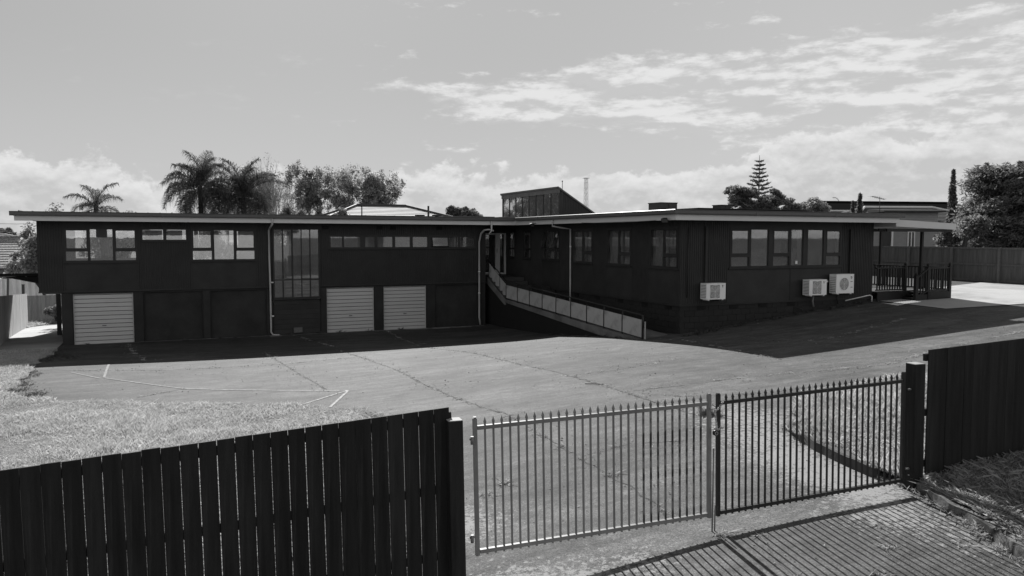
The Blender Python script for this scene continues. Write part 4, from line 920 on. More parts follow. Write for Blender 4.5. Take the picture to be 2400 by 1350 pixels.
# ---------------------------------------------------------------- heat pumps
hp_case = mat('heat_pump_white', .85, .4, .06, 2., v2=.5, thr=(.6, .8), psc=2.2)
hp_grey = mat('heat_pump_grey', .22, .5, .1); hp_dk = mat('heat_pump_dark', .05, .6); hp_logo = mat('logo_grey', .06, .5)
def heatpump(x0, x1, z0, z1, label, rnd=False):
    r_ = empty('heat_pump', ((x0 + x1) / 2, YF, z0), label, 'heat pump', 'outdoor heat pump units on the front wall')
    y0, y1 = YF - .42, YF - .10; w_ = x1 - x0; h_ = z1 - z0
    m_ = MB(); m_.box(x0, x1, y0, y1, z0, z1); m_.box(x0 - .005, x1 + .005, y0 - .005, y1 + .003, z1, z1 + .012)
    for k in (.12, .85): m_.box(x0 + w_ * k, x0 + w_ * k + .05, y0 + .02, y1 - .02, z0 - .035, z0 - .001)
    case = m_.build('case', hp_case, r_)
    cx, cz, rr_ = x0 + w_ * .44, (z0 + z1) / 2, min(h_ * .42, w_ * .26)
    # recessed grille field and guard rings
    g_ = MB()
    if rnd: n_ = 28; g_.add([(cx, y0 - .004, cz)] + [(cx + rr_ * math.cos(2 * math.pi * i / n_), y0 - .004, cz + rr_ * math.sin(2 * math.pi * i / n_)) for i in range(n_)], [(0, i + 1, (i + 1) % n_ + 1) for i in range(n_)])
    else: g_.box(cx - rr_ * .95, cx + rr_ * .95, y0 - .005, y0 - .0005, cz - rr_ * 1.08, cz + rr_ * 1.08)
    g_.build('fan_opening', mat('fan_opening_grey', .30, .5, .05), r_)
    f_ = MB()
    for k in range(3):
        a = k * 2.094 + .5; pts = [(cx + rr_ * s_ * math.cos(a + t_), y0 - .009, cz + rr_ * s_ * math.sin(a + t_)) for s_, t_ in ((.15, -.3), (.85, -.35), (.95, .1), (.85, .55), (.2, .5))]
        f_.add(pts, [(0, 1, 2, 3, 4)])
    f_.build('fan', mat('fan_grey', .42, .5), r_)
    f_ = MB(); n_ = 24
    for k in (.16, .45, .72, 1.0):
        f_.tube([(cx + rr_ * k * math.cos(2 * math.pi * i / n_), y0 - .018, cz + rr_ * k * math.sin(2 * math.pi * i / n_)) for i in range(n_ + 1)], .0028 if k < 1 else .006, 4, cap=False)
    for k in range(8): a = k * math.pi / 4; f_.beam((cx, y0 - .018, cz), (cx + rr_ * math.cos(a), y0 - .018, cz + rr_ * math.sin(a)), .005, .005)
    f_.build('guard', hp_case, r_)
    m_ = MB()
    for k in range(9): m_.box(x0 - .004, x0 - .001, y0 + .03, y1 - .03, z0 + .06 + k * h_ * .095, z0 + .075 + k * h_ * .095)
    m_.build('louvre', hp_dk, r_)
    # maker's mark: slanted triangle and line beside it, top right
    lx, lz = x0 + w_ * .80, z1 - h_ * .10; s_ = h_ * .17
    m_ = MB(); m_.add([(lx, y0 - .004, lz), (lx + s_ * .25, y0 - .004, lz - s_), (lx + s_ * .5, y0 - .004, lz)], [(0, 1, 2)]); m_.add([(lx + s_ * .40, y0 - .004, lz - s_ * .9), (lx + s_ * .46, y0 - .004, lz - s_ * .9), (lx + s_ * 1.1, y0 - .004, lz), (lx + s_ * .98, y0 - .004, lz)], [(0, 1, 2, 3)])
    m_.build('logo', hp_logo, r_)
    if rnd:
        m_ = MB(); m_.box(lx - .0, lx + .10, y0 - .004, y0 - .001, z1 - h_ * .40, z1 - h_ * .37); m_.box(lx + .01, lx + .11, y0 - .004, y0 - .001, z1 - h_ * .70, z1 - h_ * .67); m_.build('label_plate', hp_logo, r_)
    m_ = MB()
    for k in (.15, .8): m_.box(x0 + w_ * k, x0 + w_ * k + .03, y0 + .02, YF - .002, z0 - .07, z0 - .037); m_.box(x0 + w_ * k, x0 + w_ * k + .03, YF - .03, YF - .002, z0 - .07, z0 + .3)
    m_.build('bracket', hp_dk, r_)
heatpump(16.56, 17.36, -2.06, -1.53, 'white heat pump unit on the left of the front wall, near the corner')
heatpump(21.12, 21.95, -2.05, -1.50, 'smaller white heat pump under the right end of the wide window')
heatpump(22.42, 23.30, -2.02, -1.33, 'largest white heat pump with a round fan guard beside the black duct', True)
MB().box(21.98, 22.36, YF - .1, YF - .03, -1.62, -1.56).build('pipe_duct', white_m, B)
MB().tube([(21.6, YF - .15, -2.1), (21.62, YF - .1, -2.3), (21.7, YF - .07, -2.5)], .03, 7).build('pipe_lagging', hp_grey, B)

# ================================================================== ACCESS RAMP
RX0, RX1 = 14.0, 15.5
ramp = empty('access_ramp', (14.1, 25, -3.2), 'concrete access ramp rising along the right wing to the door', 'ramp')
def rz(y): return -3.28 + (y - 20.8) / (31.6 - 20.8) * .52
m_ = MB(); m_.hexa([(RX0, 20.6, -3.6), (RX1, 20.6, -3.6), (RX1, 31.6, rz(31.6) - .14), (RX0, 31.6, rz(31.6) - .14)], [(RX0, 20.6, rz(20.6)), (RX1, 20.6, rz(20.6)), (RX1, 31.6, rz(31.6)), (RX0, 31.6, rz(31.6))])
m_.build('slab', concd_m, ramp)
m_ = MB(); a_, b_ = RX0 + .05, RX0 + .2
m_.prism([(a_, 21.2, -4.4), (a_, 35.5, -4.4), (a_, 35.5, -2.0), (a_, 33.6, -2.1), (a_, 31.6, rz(31.6) - .1), (a_, 21.2, rz(21.2) - .1)], (0, 0, 0), (.15, 0, 0))
m_.build('ramp_wall', mat('black_lower_wall', .010, .9, .2), ramp)
n_ = 5
for i in range(n_):
    y0 = 31.6 + i * .4; z1 = rz(31.6) + (i + 1) * (.89 / n_)
    MB().box(RX0, 15.7, y0, y0 + .42 if i < n_ - 1 else 35.5, z1 - .3, z1).build('step', mat('dark_step', .05, .85, .2), ramp)
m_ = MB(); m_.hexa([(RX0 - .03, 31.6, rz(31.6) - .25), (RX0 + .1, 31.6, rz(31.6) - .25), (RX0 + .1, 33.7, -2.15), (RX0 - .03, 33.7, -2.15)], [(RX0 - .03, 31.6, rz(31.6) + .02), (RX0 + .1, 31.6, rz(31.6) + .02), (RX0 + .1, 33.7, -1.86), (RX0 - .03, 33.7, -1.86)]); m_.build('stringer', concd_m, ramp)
m_ = MB()
for i in range(5): m_.box(15.52, 15.74, 28.6 + i * .5, 29.1 + i * .5 if i < 4 else 32, -3.2, -2.75 + i * .15)
m_.build('side_step', blackwall, ramp)
rail = empty('ramp_railing', (13.45, 20, -3.1), 'black steel railing with grey sheet panels along the ramp', 'railing')
ys = [20.83, 22.02, 23.2, 24.4, 25.6, 26.8, 28.0, 29.2, 30.4, 31.6]
px_ = RX0 + .06
for i, y in enumerate(ys): MB().box(px_ - .022, px_ + .022, y - .022, y + .022, rz(y) - .03, rz(y) + (.80 if i == 0 else .78)).build('post', darksteel, rail)
for y, z0 in ((32.3, rz(31.6) + .30), (33.6, -1.88)): MB().box(px_ - .022, px_ + .022, y - .022, y + .022, z0 - .05, z0 + .8).build('post', darksteel, rail)
h_ = MB(); h_.tube([(px_, 20.83, rz(20.8) + .25), (px_, 20.80, rz(20.8) + .76), (px_, 20.92, rz(20.9) + .80), (px_, 31.6, rz(31.6) + .80), (px_, 33.6, -1.08), (px_, 34.4, -1.05)], .024, 8); h_.build('handrail', darksteel, rail)
m_ = MB(); m_.tube([(px_, 20.85, rz(20.8) + .05), (px_, 31.6, rz(31.6) + .05)], .014, 6); m_.build('bottom_rail', darksteel, rail)
for a, b in zip(ys[:-1], ys[1:]):
    m_ = MB(); X0, X1 = px_ - .012, px_ + .004; a += .03; b -= .03
    m_.hexa([(X0, a, rz(a) + .07), (X1, a, rz(a) + .07), (X1, b, rz(b) + .07), (X0, b, rz(b) + .07)], [(X0, a, rz(a) + .64), (X1, a, rz(a) + .64), (X1, b, rz(b) + .64), (X0, b, rz(b) + .64)]); m_.build('panel', panel_m, rail)
zz_ = [(31.63, rz(31.6)), (32.27, rz(31.6) + .28), (33.57, -1.87)]
for (a, za), (b, zb) in zip(zz_[:-1], zz_[1:]):
    m_ = MB(); m_.hexa([(px_ - .012, a, za + .07), (px_ + .004, a, za + .07), (px_ + .004, b, zb + .07), (px_ - .012, b, zb + .07)], [(px_ - .012, a, za + .66), (px_ + .004, a, za + .66), (px_ + .004, b, zb + .66), (px_ - .012, b, zb + .66)]); m_.build('panel', panel_m, rail)
MB().box(px_ + .03, px_ + .05, 20.72, 20.77, rz(20.7) - .02, rz(20.7) + .6).build('end_panel', panel_m, rail)

# ================================================================== DECK AND CANOPY
dk = empty('timber_deck', (27, 21, -2.4), 'black timber deck with steps and balustrade beside the right wing', 'deck')
DZ = -2.02; dt = mat('black_deck_timber', .016, .6, .3, 2., spec=.3)
for i in range(24):
    x_ = 24.76 + i * .134; MB().box(x_, x_ + .128, 20.4 if x_ > 26.7 else 21.05, 24.2, DZ - .03, DZ).build('floor_board', mat('grey_deck_board', .05, .7, .3, 2.), dk)
for bx_ in ((24.76, 26.70, 20.99, 21.04), (26.76, 28.0, 20.34, 20.39), (26.70, 26.75, 20.34, 21.04), (27.96, 28.0, 20.40, 24.2)): MB().box(*bx_, -2.6, DZ - .032).build('skirting', dt, dk)
for i in range(3): MB().box(26.04 + i * .22, 26.30 + i * .22, 20.42, 21.35 if i == 9 else 20.97, -2.31 + i * .10, -2.27 + i * .10).build('tread', dt, dk)
for y_ in (20.36, 20.975): MB().box(26.10, 26.69, y_, y_ + .04, -2.6, -2.14).build('stair_side', dt, dk)
def newel(x, y, z0, z1):
    o = MB().box(x - .055, x + .055, y - .055, y + .055, z0, z1).build('newel_post', dt, dk)
    bm = bmesh.new(); bmesh.ops.create_uvsphere(bm, u_segments=10, v_segments=8, radius=.062); b_ = MB(); b_.add([v.co + Vector((x, y, z1 + .06)) for v in bm.verts], [[v.index for v in f.verts] for f in bm.faces], True); bm.free(); b_.build('finial', dt, o)
    return o
def balus(p, q_, zt, zb, n_, zt2=None, zb2=None):
    zt2 = zt if zt2 is None else zt2; zb2 = zb if zb2 is None else zb2; p, q_ = Vector(p), Vector(q_)
    MB().beam((p.x, p.y, zt), (q_.x, q_.y, zt2), .09, .045).build('handrail', dt, dk); MB().beam((p.x, p.y, zb), (q_.x, q_.y, zb2), .06, .05).build('bottom_rail', dt, dk)
    for i in range(n_):
        f_ = (i + .5) / n_; c = p.lerp(q_, f_); MB().box(c.x - .02, c.x + .02, c.y - .02, c.y + .02, zb + (zb2 - zb) * f_ + .02, zt + (zt2 - zt) * f_ - .02).build('baluster', dt, dk)
balus((24.78, 21.1, 0), (26.3, 21.1, 0), -1.14, -1.98, 11)
balus((26.8, 20.42, 0), (27.95, 20.42, 0), -1.14, -1.98, 9)
balus((27.97, 20.5, 0), (27.97, 24.1, 0), -1.14, -1.98, 24)
balus((26.12, 20.40, 0), (26.70, 20.40, 0), -1.50, -2.28, 4, -1.16, -2.0)
balus((24.85, 24.15, 0), (27.95, 24.15, 0), -1.14, -1.98, 20)
for x_, y_, z0, z1 in ((26.35, 21.1, -2.5, -1.05), (26.75, 20.42, -2.5, -1.08), (27.98, 20.42, -2.5, -1.06), (26.08, 20.40, -2.6, -1.42), (27.98, 24.15, -2.5, -1.06)): newel(x_, y_, z0, z1)
cn = empty('canopy', (27, 22, -2.4), 'flat grey canopy on a black post over the timber deck', 'canopy')
m_ = MB(); m_.hexa([(25.16, 20.6, .44), (28.5, 20.6, .34), (28.5, 24.3, .34), (25.16, 24.3, .44)], [(25.16, 20.6, .70), (28.5, 20.6, .58), (28.5, 24.3, .58), (25.16, 24.3, .70)]); m_.build('roof_panel', fascia_m, cn)
for k in range(6): MB().box(24.75, 28.4, 21.0 + k * .6, 21.05 + k * .6, .28, .40 - .03).build('rafter', dt, cn)
MB().box(24.8, 28.4, 20.68, 20.74, .25, .355).build('beam', dt, cn)
MB().box(27.50, 27.60, 21.3, 21.40, -2.02, .3).build('post', dt, cn)
MB().box(28.3, 28.39, 23.9, 23.99, -2.5, .3).build('post', dt, cn)
# canopy behind the left wing, edge of corrugated sheet
lc = empty('lean_to', (-8, 39, -4.3), 'dark lean-to roof with a corrugated edge left of the building', 'lean-to')
m_ = MB(); n_ = 150; xs_ = np.linspace(-22, -4.2, n_)
vs = [(x_, y_, z_ + .03 * math.sin(i * 1.9)) for y_, z_ in ((36.0, -1.60), (41.2, -1.72)) for i, x_ in enumerate(xs_)]
m_.add(vs, [(i, i + 1, n_ + i + 1, n_ + i) for i in range(n_ - 1)]); m_.build('sheet', mat('dark_sheet', .02, 1., .2, spec=0.), lc)
MB().box(-22, -4.2, 36.0, 36.05, -1.56, -1.46).build('edge_beam', MATS['dark_sheet'], lc)
m_ = MB(); m_.prism([(-5.6, 36.02, -1.6), (-4.16, 36.02, -1.6), (-4.16, 36.02, -1.95)], (0, 0, 0), (0, .1, 0)); m_.build('brace', MATS['dark_sheet'], lc)
MB().box(-4.06, -3.90, 37.7, 37.86, -4.4, -2.06).build('post', mat('grey_post', .06, .7), B)
# ================================================================== GATES
def leaf(name, P0, P1, z00, z01, z10, z11, n_, m, label, dark_from=None, mt_post=None):
    """P0/P1 foot of the two stiles (x,y); z00/z10 bottom rail, z01/z11 tip heights; everything leans a little"""
    P0, P1 = Vector((*P0, 0)), Vector((*P1, 0)); r_ = empty(name, (P0.x, P0.y, z00), label, 'gate', 'two leaves of the driveway gate')
    d = (P1 - P0); Ln = d.length; d.normalize(); lean = -.021; nn = Vector((-d.y, d.x, 0))
    def pt(s, z, off=0.): zb = z00 + (z10 - z00) * s / Ln; return P0 + d * (s + lean * (z - zb)) + nn * off + Vector((0, 0, z))
    zb = lambda s: z00 + (z10 - z00) * s / Ln; zt = lambda s: z01 + (z11 - z01) * s / Ln
    for s in (.025, Ln - .025):
        m_ = MB(); m_.beam(pt(s, zb(s) - .02), pt(s, zt(s) + .0), .040, .040, nn); 
        m_.beam(pt(s, zt(s) + .001), pt(s, zt(s) + .012), .030, .030, nn)
        m_.build('stile', mt_post or m, r_)
    for zz, k in ((0, 'bottom_rail'), (1, 'top_rail')):
        m_ = MB(); a = lambda s: (zb(s) + .02) if not zz else (zt(s) - .10)
        m_.beam(pt(.051, a(.05)), pt(Ln - .051, a(Ln - .05)), .04, .04); m_.build(k, m, r_)
    for i in range(n_):
        s = .05 + (Ln - .1) * (i + .9) / (n_ + .8); m_ = MB(); r0 = .0090
        za, zt_ = zb(s) - .02, zt(s)
        m_.beam(pt(s, za), pt(s, zt_ - .05), r0 * 2, r0 * 2, nn)
        # spear head
        c = zt_ - .055; hw = .0118
        ring = lambda z, w_: [pt(s, z) + d * a_ * w_ + nn * b_ * w_ for a_, b_ in ((-1, -1), (1, -1), (1, 1), (-1, 1))]
        vs = ring(c, hw) + ring(c + .012, hw) + [pt(s, zt_ + .005)]
        m_.add(vs, [(3, 2, 1, 0), (0, 1, 5, 4), (1, 2, 6, 5), (2, 3, 7, 6), (3, 0, 4, 7), (4, 5, 8), (5, 6, 8), (6, 7, 8), (7, 4, 8)])
        m_.build('bar', (galv2 if dark_from is not None and i >= dark_from else m), r_)
    return r_, pt
gl_, ptl = leaf('gate_leaf', (2.845, 7.165), (5.60, 6.885), -3.215, -1.815, -3.135, -1.745, 29, galv, 'bare galvanised left leaf of the spear-topped driveway gate', 20)
gr_, ptr = leaf('gate_leaf', (5.665, 6.875), (8.44, 6.68), -3.13, -1.75, -3.05, -1.67, 29, darksteel, 'black painted right leaf of the spear-topped driveway gate', None)
# drop bolts
m_ = MB(); m_.tube([(5.585, 6.84, -2.35), (5.585, 6.84, -3.31)], .009, 6); m_.tube([(5.62, 6.84, -3.0), (5.62, 6.84, -3.30)], .008, 6); m_.tube([(5.585, 6.84, -2.35), (5.55, 6.80, -2.35)], .009, 6)
m_.build('drop_bolt', galv, gl_)
# hinges
for z_ in (-2.02, -3.03):
    m_ = MB(); m_.tube([(2.78, 7.14, z_), (2.83, 7.15, z_)], .012, 7); m_.tube([(2.80, 7.13, z_ - .05), (2.80, 7.13, z_ + .03)], .018, 8); m_.build('hinge', galv, gl_)
    m_ = MB(); m_.tube([(8.45, 6.66, z_ + .14), (8.54, 6.66, z_ + .14)], .012, 7); m_.build('hinge', galv, gr_)
# chain and padlock
ch = empty('gate_chain', (5.62, 6.85, -1.95), 'steel chain looped round the two centre stiles of the gate', 'chain')
cp = []
for i in range(14): a = 2 * math.pi * i / 14; cp.append(Vector((5.625 + .075 * math.cos(a), 6.86 + .055 * math.sin(a), -1.88 - .03 * math.sin(a * 2) + .02 * math.cos(a))))
for i in range(9): cp.append(Vector((5.57 + .004 * i, 6.815, -1.90 - i * .026)))
for i in range(6): cp.append(Vector((5.60 + .018 * i, 6.825, -2.13 - .008 * math.sin(i))))
for k, c in enumerate(cp):
    nx_ = cp[(k + 1) % len(cp)] if k < len(cp) - 1 else c + Vector((.02, 0, 0)); d = (nx_ - c); d = d.normalized() if d.length > 1e-4 else Vector((0, 0, 1)); s_ = d.cross(Vector((0, 1, .3))).normalized()
    if k % 2: s_ = d.cross(s_).normalized()
    m_ = MB(); m_.tube([c + d * .017 * math.cos(t_) + s_ * .009 * math.sin(t_) for t_ in np.linspace(0, 2 * math.pi, 9)], .0055, 5, cap=False); m_.build('link', mat('bright_steel', .4, .4, .2, 5), ch)
pl = empty('padlock', (5.575, 6.80, -2.16), 'black round padlock hanging from the gate chain', 'padlock')
m_ = MB(); m_.tube([(5.575, 6.815, -2.165), (5.575, 6.785, -2.165)], .032, 14); m_.build('body', darksteel, pl)
m_ = MB(); m_.tube([(5.575 + .02 * math.cos(t_), 6.80, -2.13 + .03 * math.sin(t_)) for t_ in np.linspace(0, math.pi, 8)], .006, 6); m_.tube([(5.575 + .018 * math.cos(t_), 6.783, -2.165 + .018 * math.sin(t_)) for t_ in np.linspace(0, 2 * math.pi, 12)], .004, 5, cap=False); m_.build('shackle', MATS['bright_steel'], pl)
# gate posts
def post(c, w_, zb_, zt_, label, lean=-.02):
    r_ = empty('gate_post', (c[0], c[1], zb_), label, 'gate post', 'square timber gate posts'); h_ = w_ / 2; dx = lean * (zt_ - zb_); a = -.10
    ring = lambda s_, z_, o_: [(c[0] + o_ + (x * math.cos(a) - y * math.sin(a)) * s_, c[1] + (x * math.sin(a) + y * math.cos(a)) * s_, z_) for x, y in ((-h_, -h_), (h_, -h_), (h_, h_), (-h_, h_))]
    m_ = MB(); m_.hexa(ring(1, zb_, 0), ring(1, zt_ - .008, dx)); m_.build('shaft', timberd, r_)
    m_ = MB(); m_.hexa(ring(1, zt_ - .007, dx), ring(.96, zt_, dx)); m_.build('cut_top', mat('pale_cut_timber', .34, .8, .2, 6), r_); return r_
post((2.655, 7.155), .145, -3.8, -1.80, 'black square timber post with a sunlit top beside the left gate leaf')
post((8.60, 6.66), .155, -3.4, -1.555, 'black square timber post between the right gate leaf and the tall fence')
# ================================================================== FENCES
def fence(name, label, cat, pts, pitch, gap, ht, m, rails=(.09, .80, 1.45), th=.02, rail_side=1, post_every=None, zt=None, lean=0., group=None, jitter=.003, dz=.0, boardlab=None, railw=.09, postm=None):
    """palings from pts[0] to pts[1]; zt = tops at both ends"""
    a, b = Vector((*pts[0], 0)), Vector((*pts[1], 0)); d = b - a; Ln = d.length; d.normalize(); nn = Vector((-d.y, d.x, 0))
    r_ = empty(name, (a.x, a.y, zt[0] - ht), label, cat, group); n_ = int(Ln / pitch); src = {}
    for i in range(n_):
        s = (i + .5) * pitch; z1 = zt[0] + (zt[1] - zt[0]) * s / Ln; c = a + d * s; jj = random.uniform(-jitter, jitter)
        w_ = pitch - gap + random.uniform(-jitter, jitter)
        k = i % 12
        if k not in src:
            m_ = MB(); h_ = w_ / 2; sl_ = (zt[1] - zt[0]) / Ln
            o_ = Vector((0, 0, 0)); bot = [o_ + d * (x - lean * -ht) + nn * y + Vector((0, 0, -ht)) for x, y in ((-h_, -th), (h_, -th), (h_, 0), (-h_, 0))]
            tp = [o_ + d * x + nn * y + Vector((0, 0, x * sl_)) for x, y in ((-h_, -th), (h_, -th), (h_, 0), (-h_, 0))]
            m_.hexa(bot, tp); o = m_.build('board', m, r_, origin=(0, 0, 0)); src[k] = o; o.location = c + nn * jj + Vector((0, 0, z1)) - wloc(r_)
        else: inst(src[k], 'board', r_, c + nn * jj + Vector((0, 0, z1 + random.uniform(-dz, dz))))
    for h_ in rails:
        m_ = MB(); o_ = nn * (.028 * rail_side + (0 if rail_side > 0 else -th))
        m_.beam(a - d * .03 + o_ + d * lean * h_ + Vector((0, 0, zt[0] - h_)), b + o_ + Vector((0, 0, zt[1] - h_)), .045, railw); m_.build('rail', m, r_)
    if post_every:
        s = post_every * .3
        while s < Ln:
            z1 = zt[0] + (zt[1] - zt[0]) * s / Ln; c = a + d * s + nn * ((.10 if rail_side > 0 else -.10 - th))
            m_ = MB(); m_.beam(c + Vector((0, 0, z1 - ht - .1)), c + Vector((0, 0, z1 + .02)), .11, .11, d); m_.build('post', postm or m, r_); s += post_every
    return r_
fence('paling_fence', 'black paling fence with narrow light gaps along the street, left of the gate', 'fence', ((2.575, 7.185), (-4.0, 7.72)), .1545, .0048, 1.75, timberd, rails=(.10, .82, 1.5), zt=(-1.684, -2.12), lean=-.02, rail_side=-1, jitter=.0026, dz=.006)
fence('paling_fence', 'black close-boarded fence on the verge, right of the gate', 'fence', ((8.745, 6.63), (14, 6.25)), .152, .001, 1.62, timberd, rails=(.10, .8, 1.45), zt=(-1.395, -1.16), rail_side=1, lean=.004)
# far timber fence behind the parking apron
fence('paling_fence', 'long weathered grey fence with square posts behind the pale parking apron', 'fence', ((38.6, 60), (38.6, 12)), .15, .004, 1.78, timberm, rails=(.03, .86, 1.68), zt=(-.42, -.50), rail_side=-1, post_every=2.6, postm=mat('grey_fence_post', .12, .85, .25, 2.))
# left side fences
fence('paling_fence', 'pale sunlit paling fence beside the concrete side path', 'fence', ((-5.4, 32), (-6.5, 47.9)), .15, .004, 1.9, timberp, rails=(.1, 1.5), zt=(-2.1, -3.02), rail_side=1)
fence('paling_fence', 'grey weathered paling fence across the end of the side path', 'fence', ((-8.5, 53.8), (6, 55.5)), .15, .004, 1.5, mat('mid_timber', .34, .85, .25, 2, stretch=(5, 5, .5)), rails=(.1, .9), zt=(-3.52, -3.52), rail_side=1)

# left background yard: tall pale corrugated fence, white palisade, posts, a rail
cf = empty('corrugated_fence', (-18, 66, -5), 'tall pale corrugated iron fence beyond the lean-to', 'fence')
m_ = MB(); n_ = 400; xs_ = np.linspace(-40, -6, n_); vs = [(x_, 66 + .1 * math.sin(i * 1.3), z_) for z_ in (-5.2, -3.05) for i, x_ in enumerate(xs_)]
m_.add(vs, [(i, i + 1, n_ + i + 1, n_ + i) for i in range(n_ - 1)]); m_.build('sheet', mat('pale_corrugated', .88, .6, .1, 1.), cf)
wf = empty('palisade_fence', (-14, 60, -5), 'low white palisade fence before the corrugated one', 'fence')
for x0, x1, z_ in ((-20, -6, -4.85), (-20, -6, -4.15)): MB().box(x0, x1, 60, 60.05, z_, z_ + .06).build('rail', white_m, wf)
for i in range(90): MB().box(-20 + i * .155, -20 + i * .155 + .03, 59.96, 59.99, -5.2, -4.05).build('picket', white_m, wf)
for x_ in (-12.0, -9.3): MB().box(x_, x_ + .09, 59.9, 60.0, -5.3, -3.75).build('post', white_m, wf)
for u, v0, v1, d, w_, lb in ((54, 691, 668, 47, .14, 'dark timber post behind the pale side fence'), (16, 700, 648, 50, .12, 'leaning weathered post left of the dark one')):
    a, b = at(u, v0, d), at(u + (3 if u < 30 else 0), v1, d); a.z -= 1.; o = MB().beam(a, b, w_, w_).build('yard_post', timberm, None, lb, None, 'post'); MB().beam(b, b + Vector((0, 0, .04)), w_ * 1.15, w_ * 1.15).build('cap', timberm, o)
sh = empty('garden_fence', (-12, 72, -4), 'short pale board fence below the tiled roof', 'fence')
a, b = at(38, 640, 68), at(100, 640, 68)
for i in range(18):
    p = a.lerp(b, (i + .5) / 18); MB().box(p.x - .06, p.x + .05, p.y, p.y + .03, p.z - .4, p.z + .62).build('board', mat('mid_timber2', .2, .8, .2, 2), sh)

# ================================================================== HOUSES
def hiproof(mb, w_, d_, z0, rise, over=.5, courses=None, ridge=None):
    """hip roof centred on the origin; stepped tile courses"""
    W2, D2 = w_ / 2 + over, d_ / 2 + over; n_ = courses or 1; rl = ridge if ridge is not None else max(W2 - D2, .2)
    for i in range(n_):
        f0, f1 = i / n_, (i + 1) / n_; st_ = .045 if courses else 0
        def ring(f, dz=0): return [(sx * (W2 + (rl - W2) * f), sy * D2 * (1 - f), z0 + rise * f + dz) for sx, sy in ((-1, -1), (1, -1), (1, 1), (-1, 1))]
        a, b = ring(f0, st_), ring(f1, 0); base = ring(f0, 0)
        mb.add(base + a + b, [(k, (k + 1) % 4, 4 + (k + 1) % 4, 4 + k) for k in range(4)] + [(4 + k, 4 + (k + 1) % 4, 8 + (k + 1) % 4, 8 + k) for k in range(4)])
    return rl
def house(name, label, c, rz_, w_, d_, zb, zw, rise, wallm, roof_m, courses=None, wins=(), weatherboard=False, cap=None, over=.5, ridge=None):
    r_ = empty(name, (c[0], c[1], zb), label, 'house', None, rz_); lift = Vector((0, 0, 0))
    def put(mb, nm, m, par=None, kind=None):
        w0 = Vector((0, 0, 0)); me = bpy.data.meshes.new(nm); me.from_pydata([tuple(Vector(p) - Vector((0, 0, zb))) for p in mb.v], [], mb.f); me.materials.append(m); me.update()
        o = bpy.data.objects.new(nm, me); COL.objects.link(o); o.parent = par or r_
        if kind: o['kind'] = kind
        return o
    put(MB().box(-w_ / 2, w_ / 2, -d_ / 2, d_ / 2, zb, zw), 'wall', wallm)
    if weatherboard:
        n_ = int((zw - zb) / .18); m_ = MB()
        for i in range(n_):
            z_ = zb + i * .18
            for s in (-1, 1): m_.prism([(-w_ / 2 - .01, s * (d_ / 2 + .005), z_), (-w_ / 2 - .01, s * (d_ / 2 + .05), z_), (-w_ / 2 - .01, s * (d_ / 2 + .008), z_ + .19)], (0, 0, 0), (w_ + .02, 0, 0))
            for s in (-1, 1): m_.prism([(s * (w_ / 2 + .005), -d_ / 2, z_), (s * (w_ / 2 + .05), -d_ / 2, z_), (s * (w_ / 2 + .008), -d_ / 2, z_ + .19)], (0, 0, 0), (0, d_, 0))
        put(m_, 'weatherboards', wallm, None, 'stuff')
    m_ = MB(); rl = hiproof(m_, w_, d_, zw, rise, over, courses, ridge); rf_ = put(m_, 'roof', roof_m)
    W2, D2 = w_ / 2 + over, d_ / 2 + over; m_ = MB()
    for sx in (-1, 1):
        for sy in (-1, 1): m_.tube([(sx * W2, sy * D2, zw + .06), (sx * rl, 0, zw + rise + .08)], .11, 6)
    m_.tube([(-rl, 0, zw + rise + .08), (rl, 0, zw + rise + .08)], .12, 6); put(m_, 'ridge_capping', cap or roof_m, rf_)
    put(MB().box(-W2, W2, -D2, -D2 + .03, zw - .16, zw - .002), 'fascia', fascia_m)
    for (x0, x1, z0, z1, side) in wins:
        m_ = MB(); y0 = -d_ / 2 - .06 if side == 'f' else None
        if side == 'f': wallgrid(m_, 'x', -d_ / 2 - .09, -d_ / 2 - .01, x0, x1, z0, z1, [(x0 + .08, (x0 + x1) / 2 - .04, z0 + .08, z1 - .08), ((x0 + x1) / 2 + .04, x1 - .08, z0 + .08, z1 - .08)])
        else: wallgrid(m_, 'y', -w_ / 2 - .09, -w_ / 2 - .01, x0, x1, z0, z1, [(x0 + .08, (x0 + x1) / 2 - .04, z0 + .08, z1 - .08), ((x0 + x1) / 2 + .04, x1 - .08, z0 + .08, z1 - .08)])
        fr_ = put(m_, 'window', white_m)
        p_ = MB()
        if side == 'f': p_.box(x0 + .05, x1 - .05, -d_ / 2 - .055, -d_ / 2 - .05, z0 + .05, z1 - .05)
        else: p_.box(-w_ / 2 - .055, -w_ / 2 - .05, x0 + .05, x1 - .05, z0 + .05, z1 - .05)
        put(p_, 'pane', mat('dark_window', .02, .08, 0, spec=.6), fr_)
    return r_, put
tile = mat('roof_tile', .40, .8, .15, 1.5, .2, 10, spec=.3); tiled = mat('dark_roof_tile', .06, .95, .2, 1.5, spec=.1); wbm = mat('weatherboard_grey', .26, .6, .08)
brick = mat('pale_brick', .18, .85, .2, 6.)
# tiled roof behind the left wing
p = at(925, 508, 62)
house('tiled_house', 'house with a striped tiled hip roof behind the flat roof', (p.x, p.y + 4), -.02, 9.4, 8., -4.6, -.1 + 1.55, 1.15, brick, tile, 9, wins=((-2, 0, .0, 1.2, 'f'),), over=.6, ridge=2.1, cap=mat('ridge_dark', .06, .7))
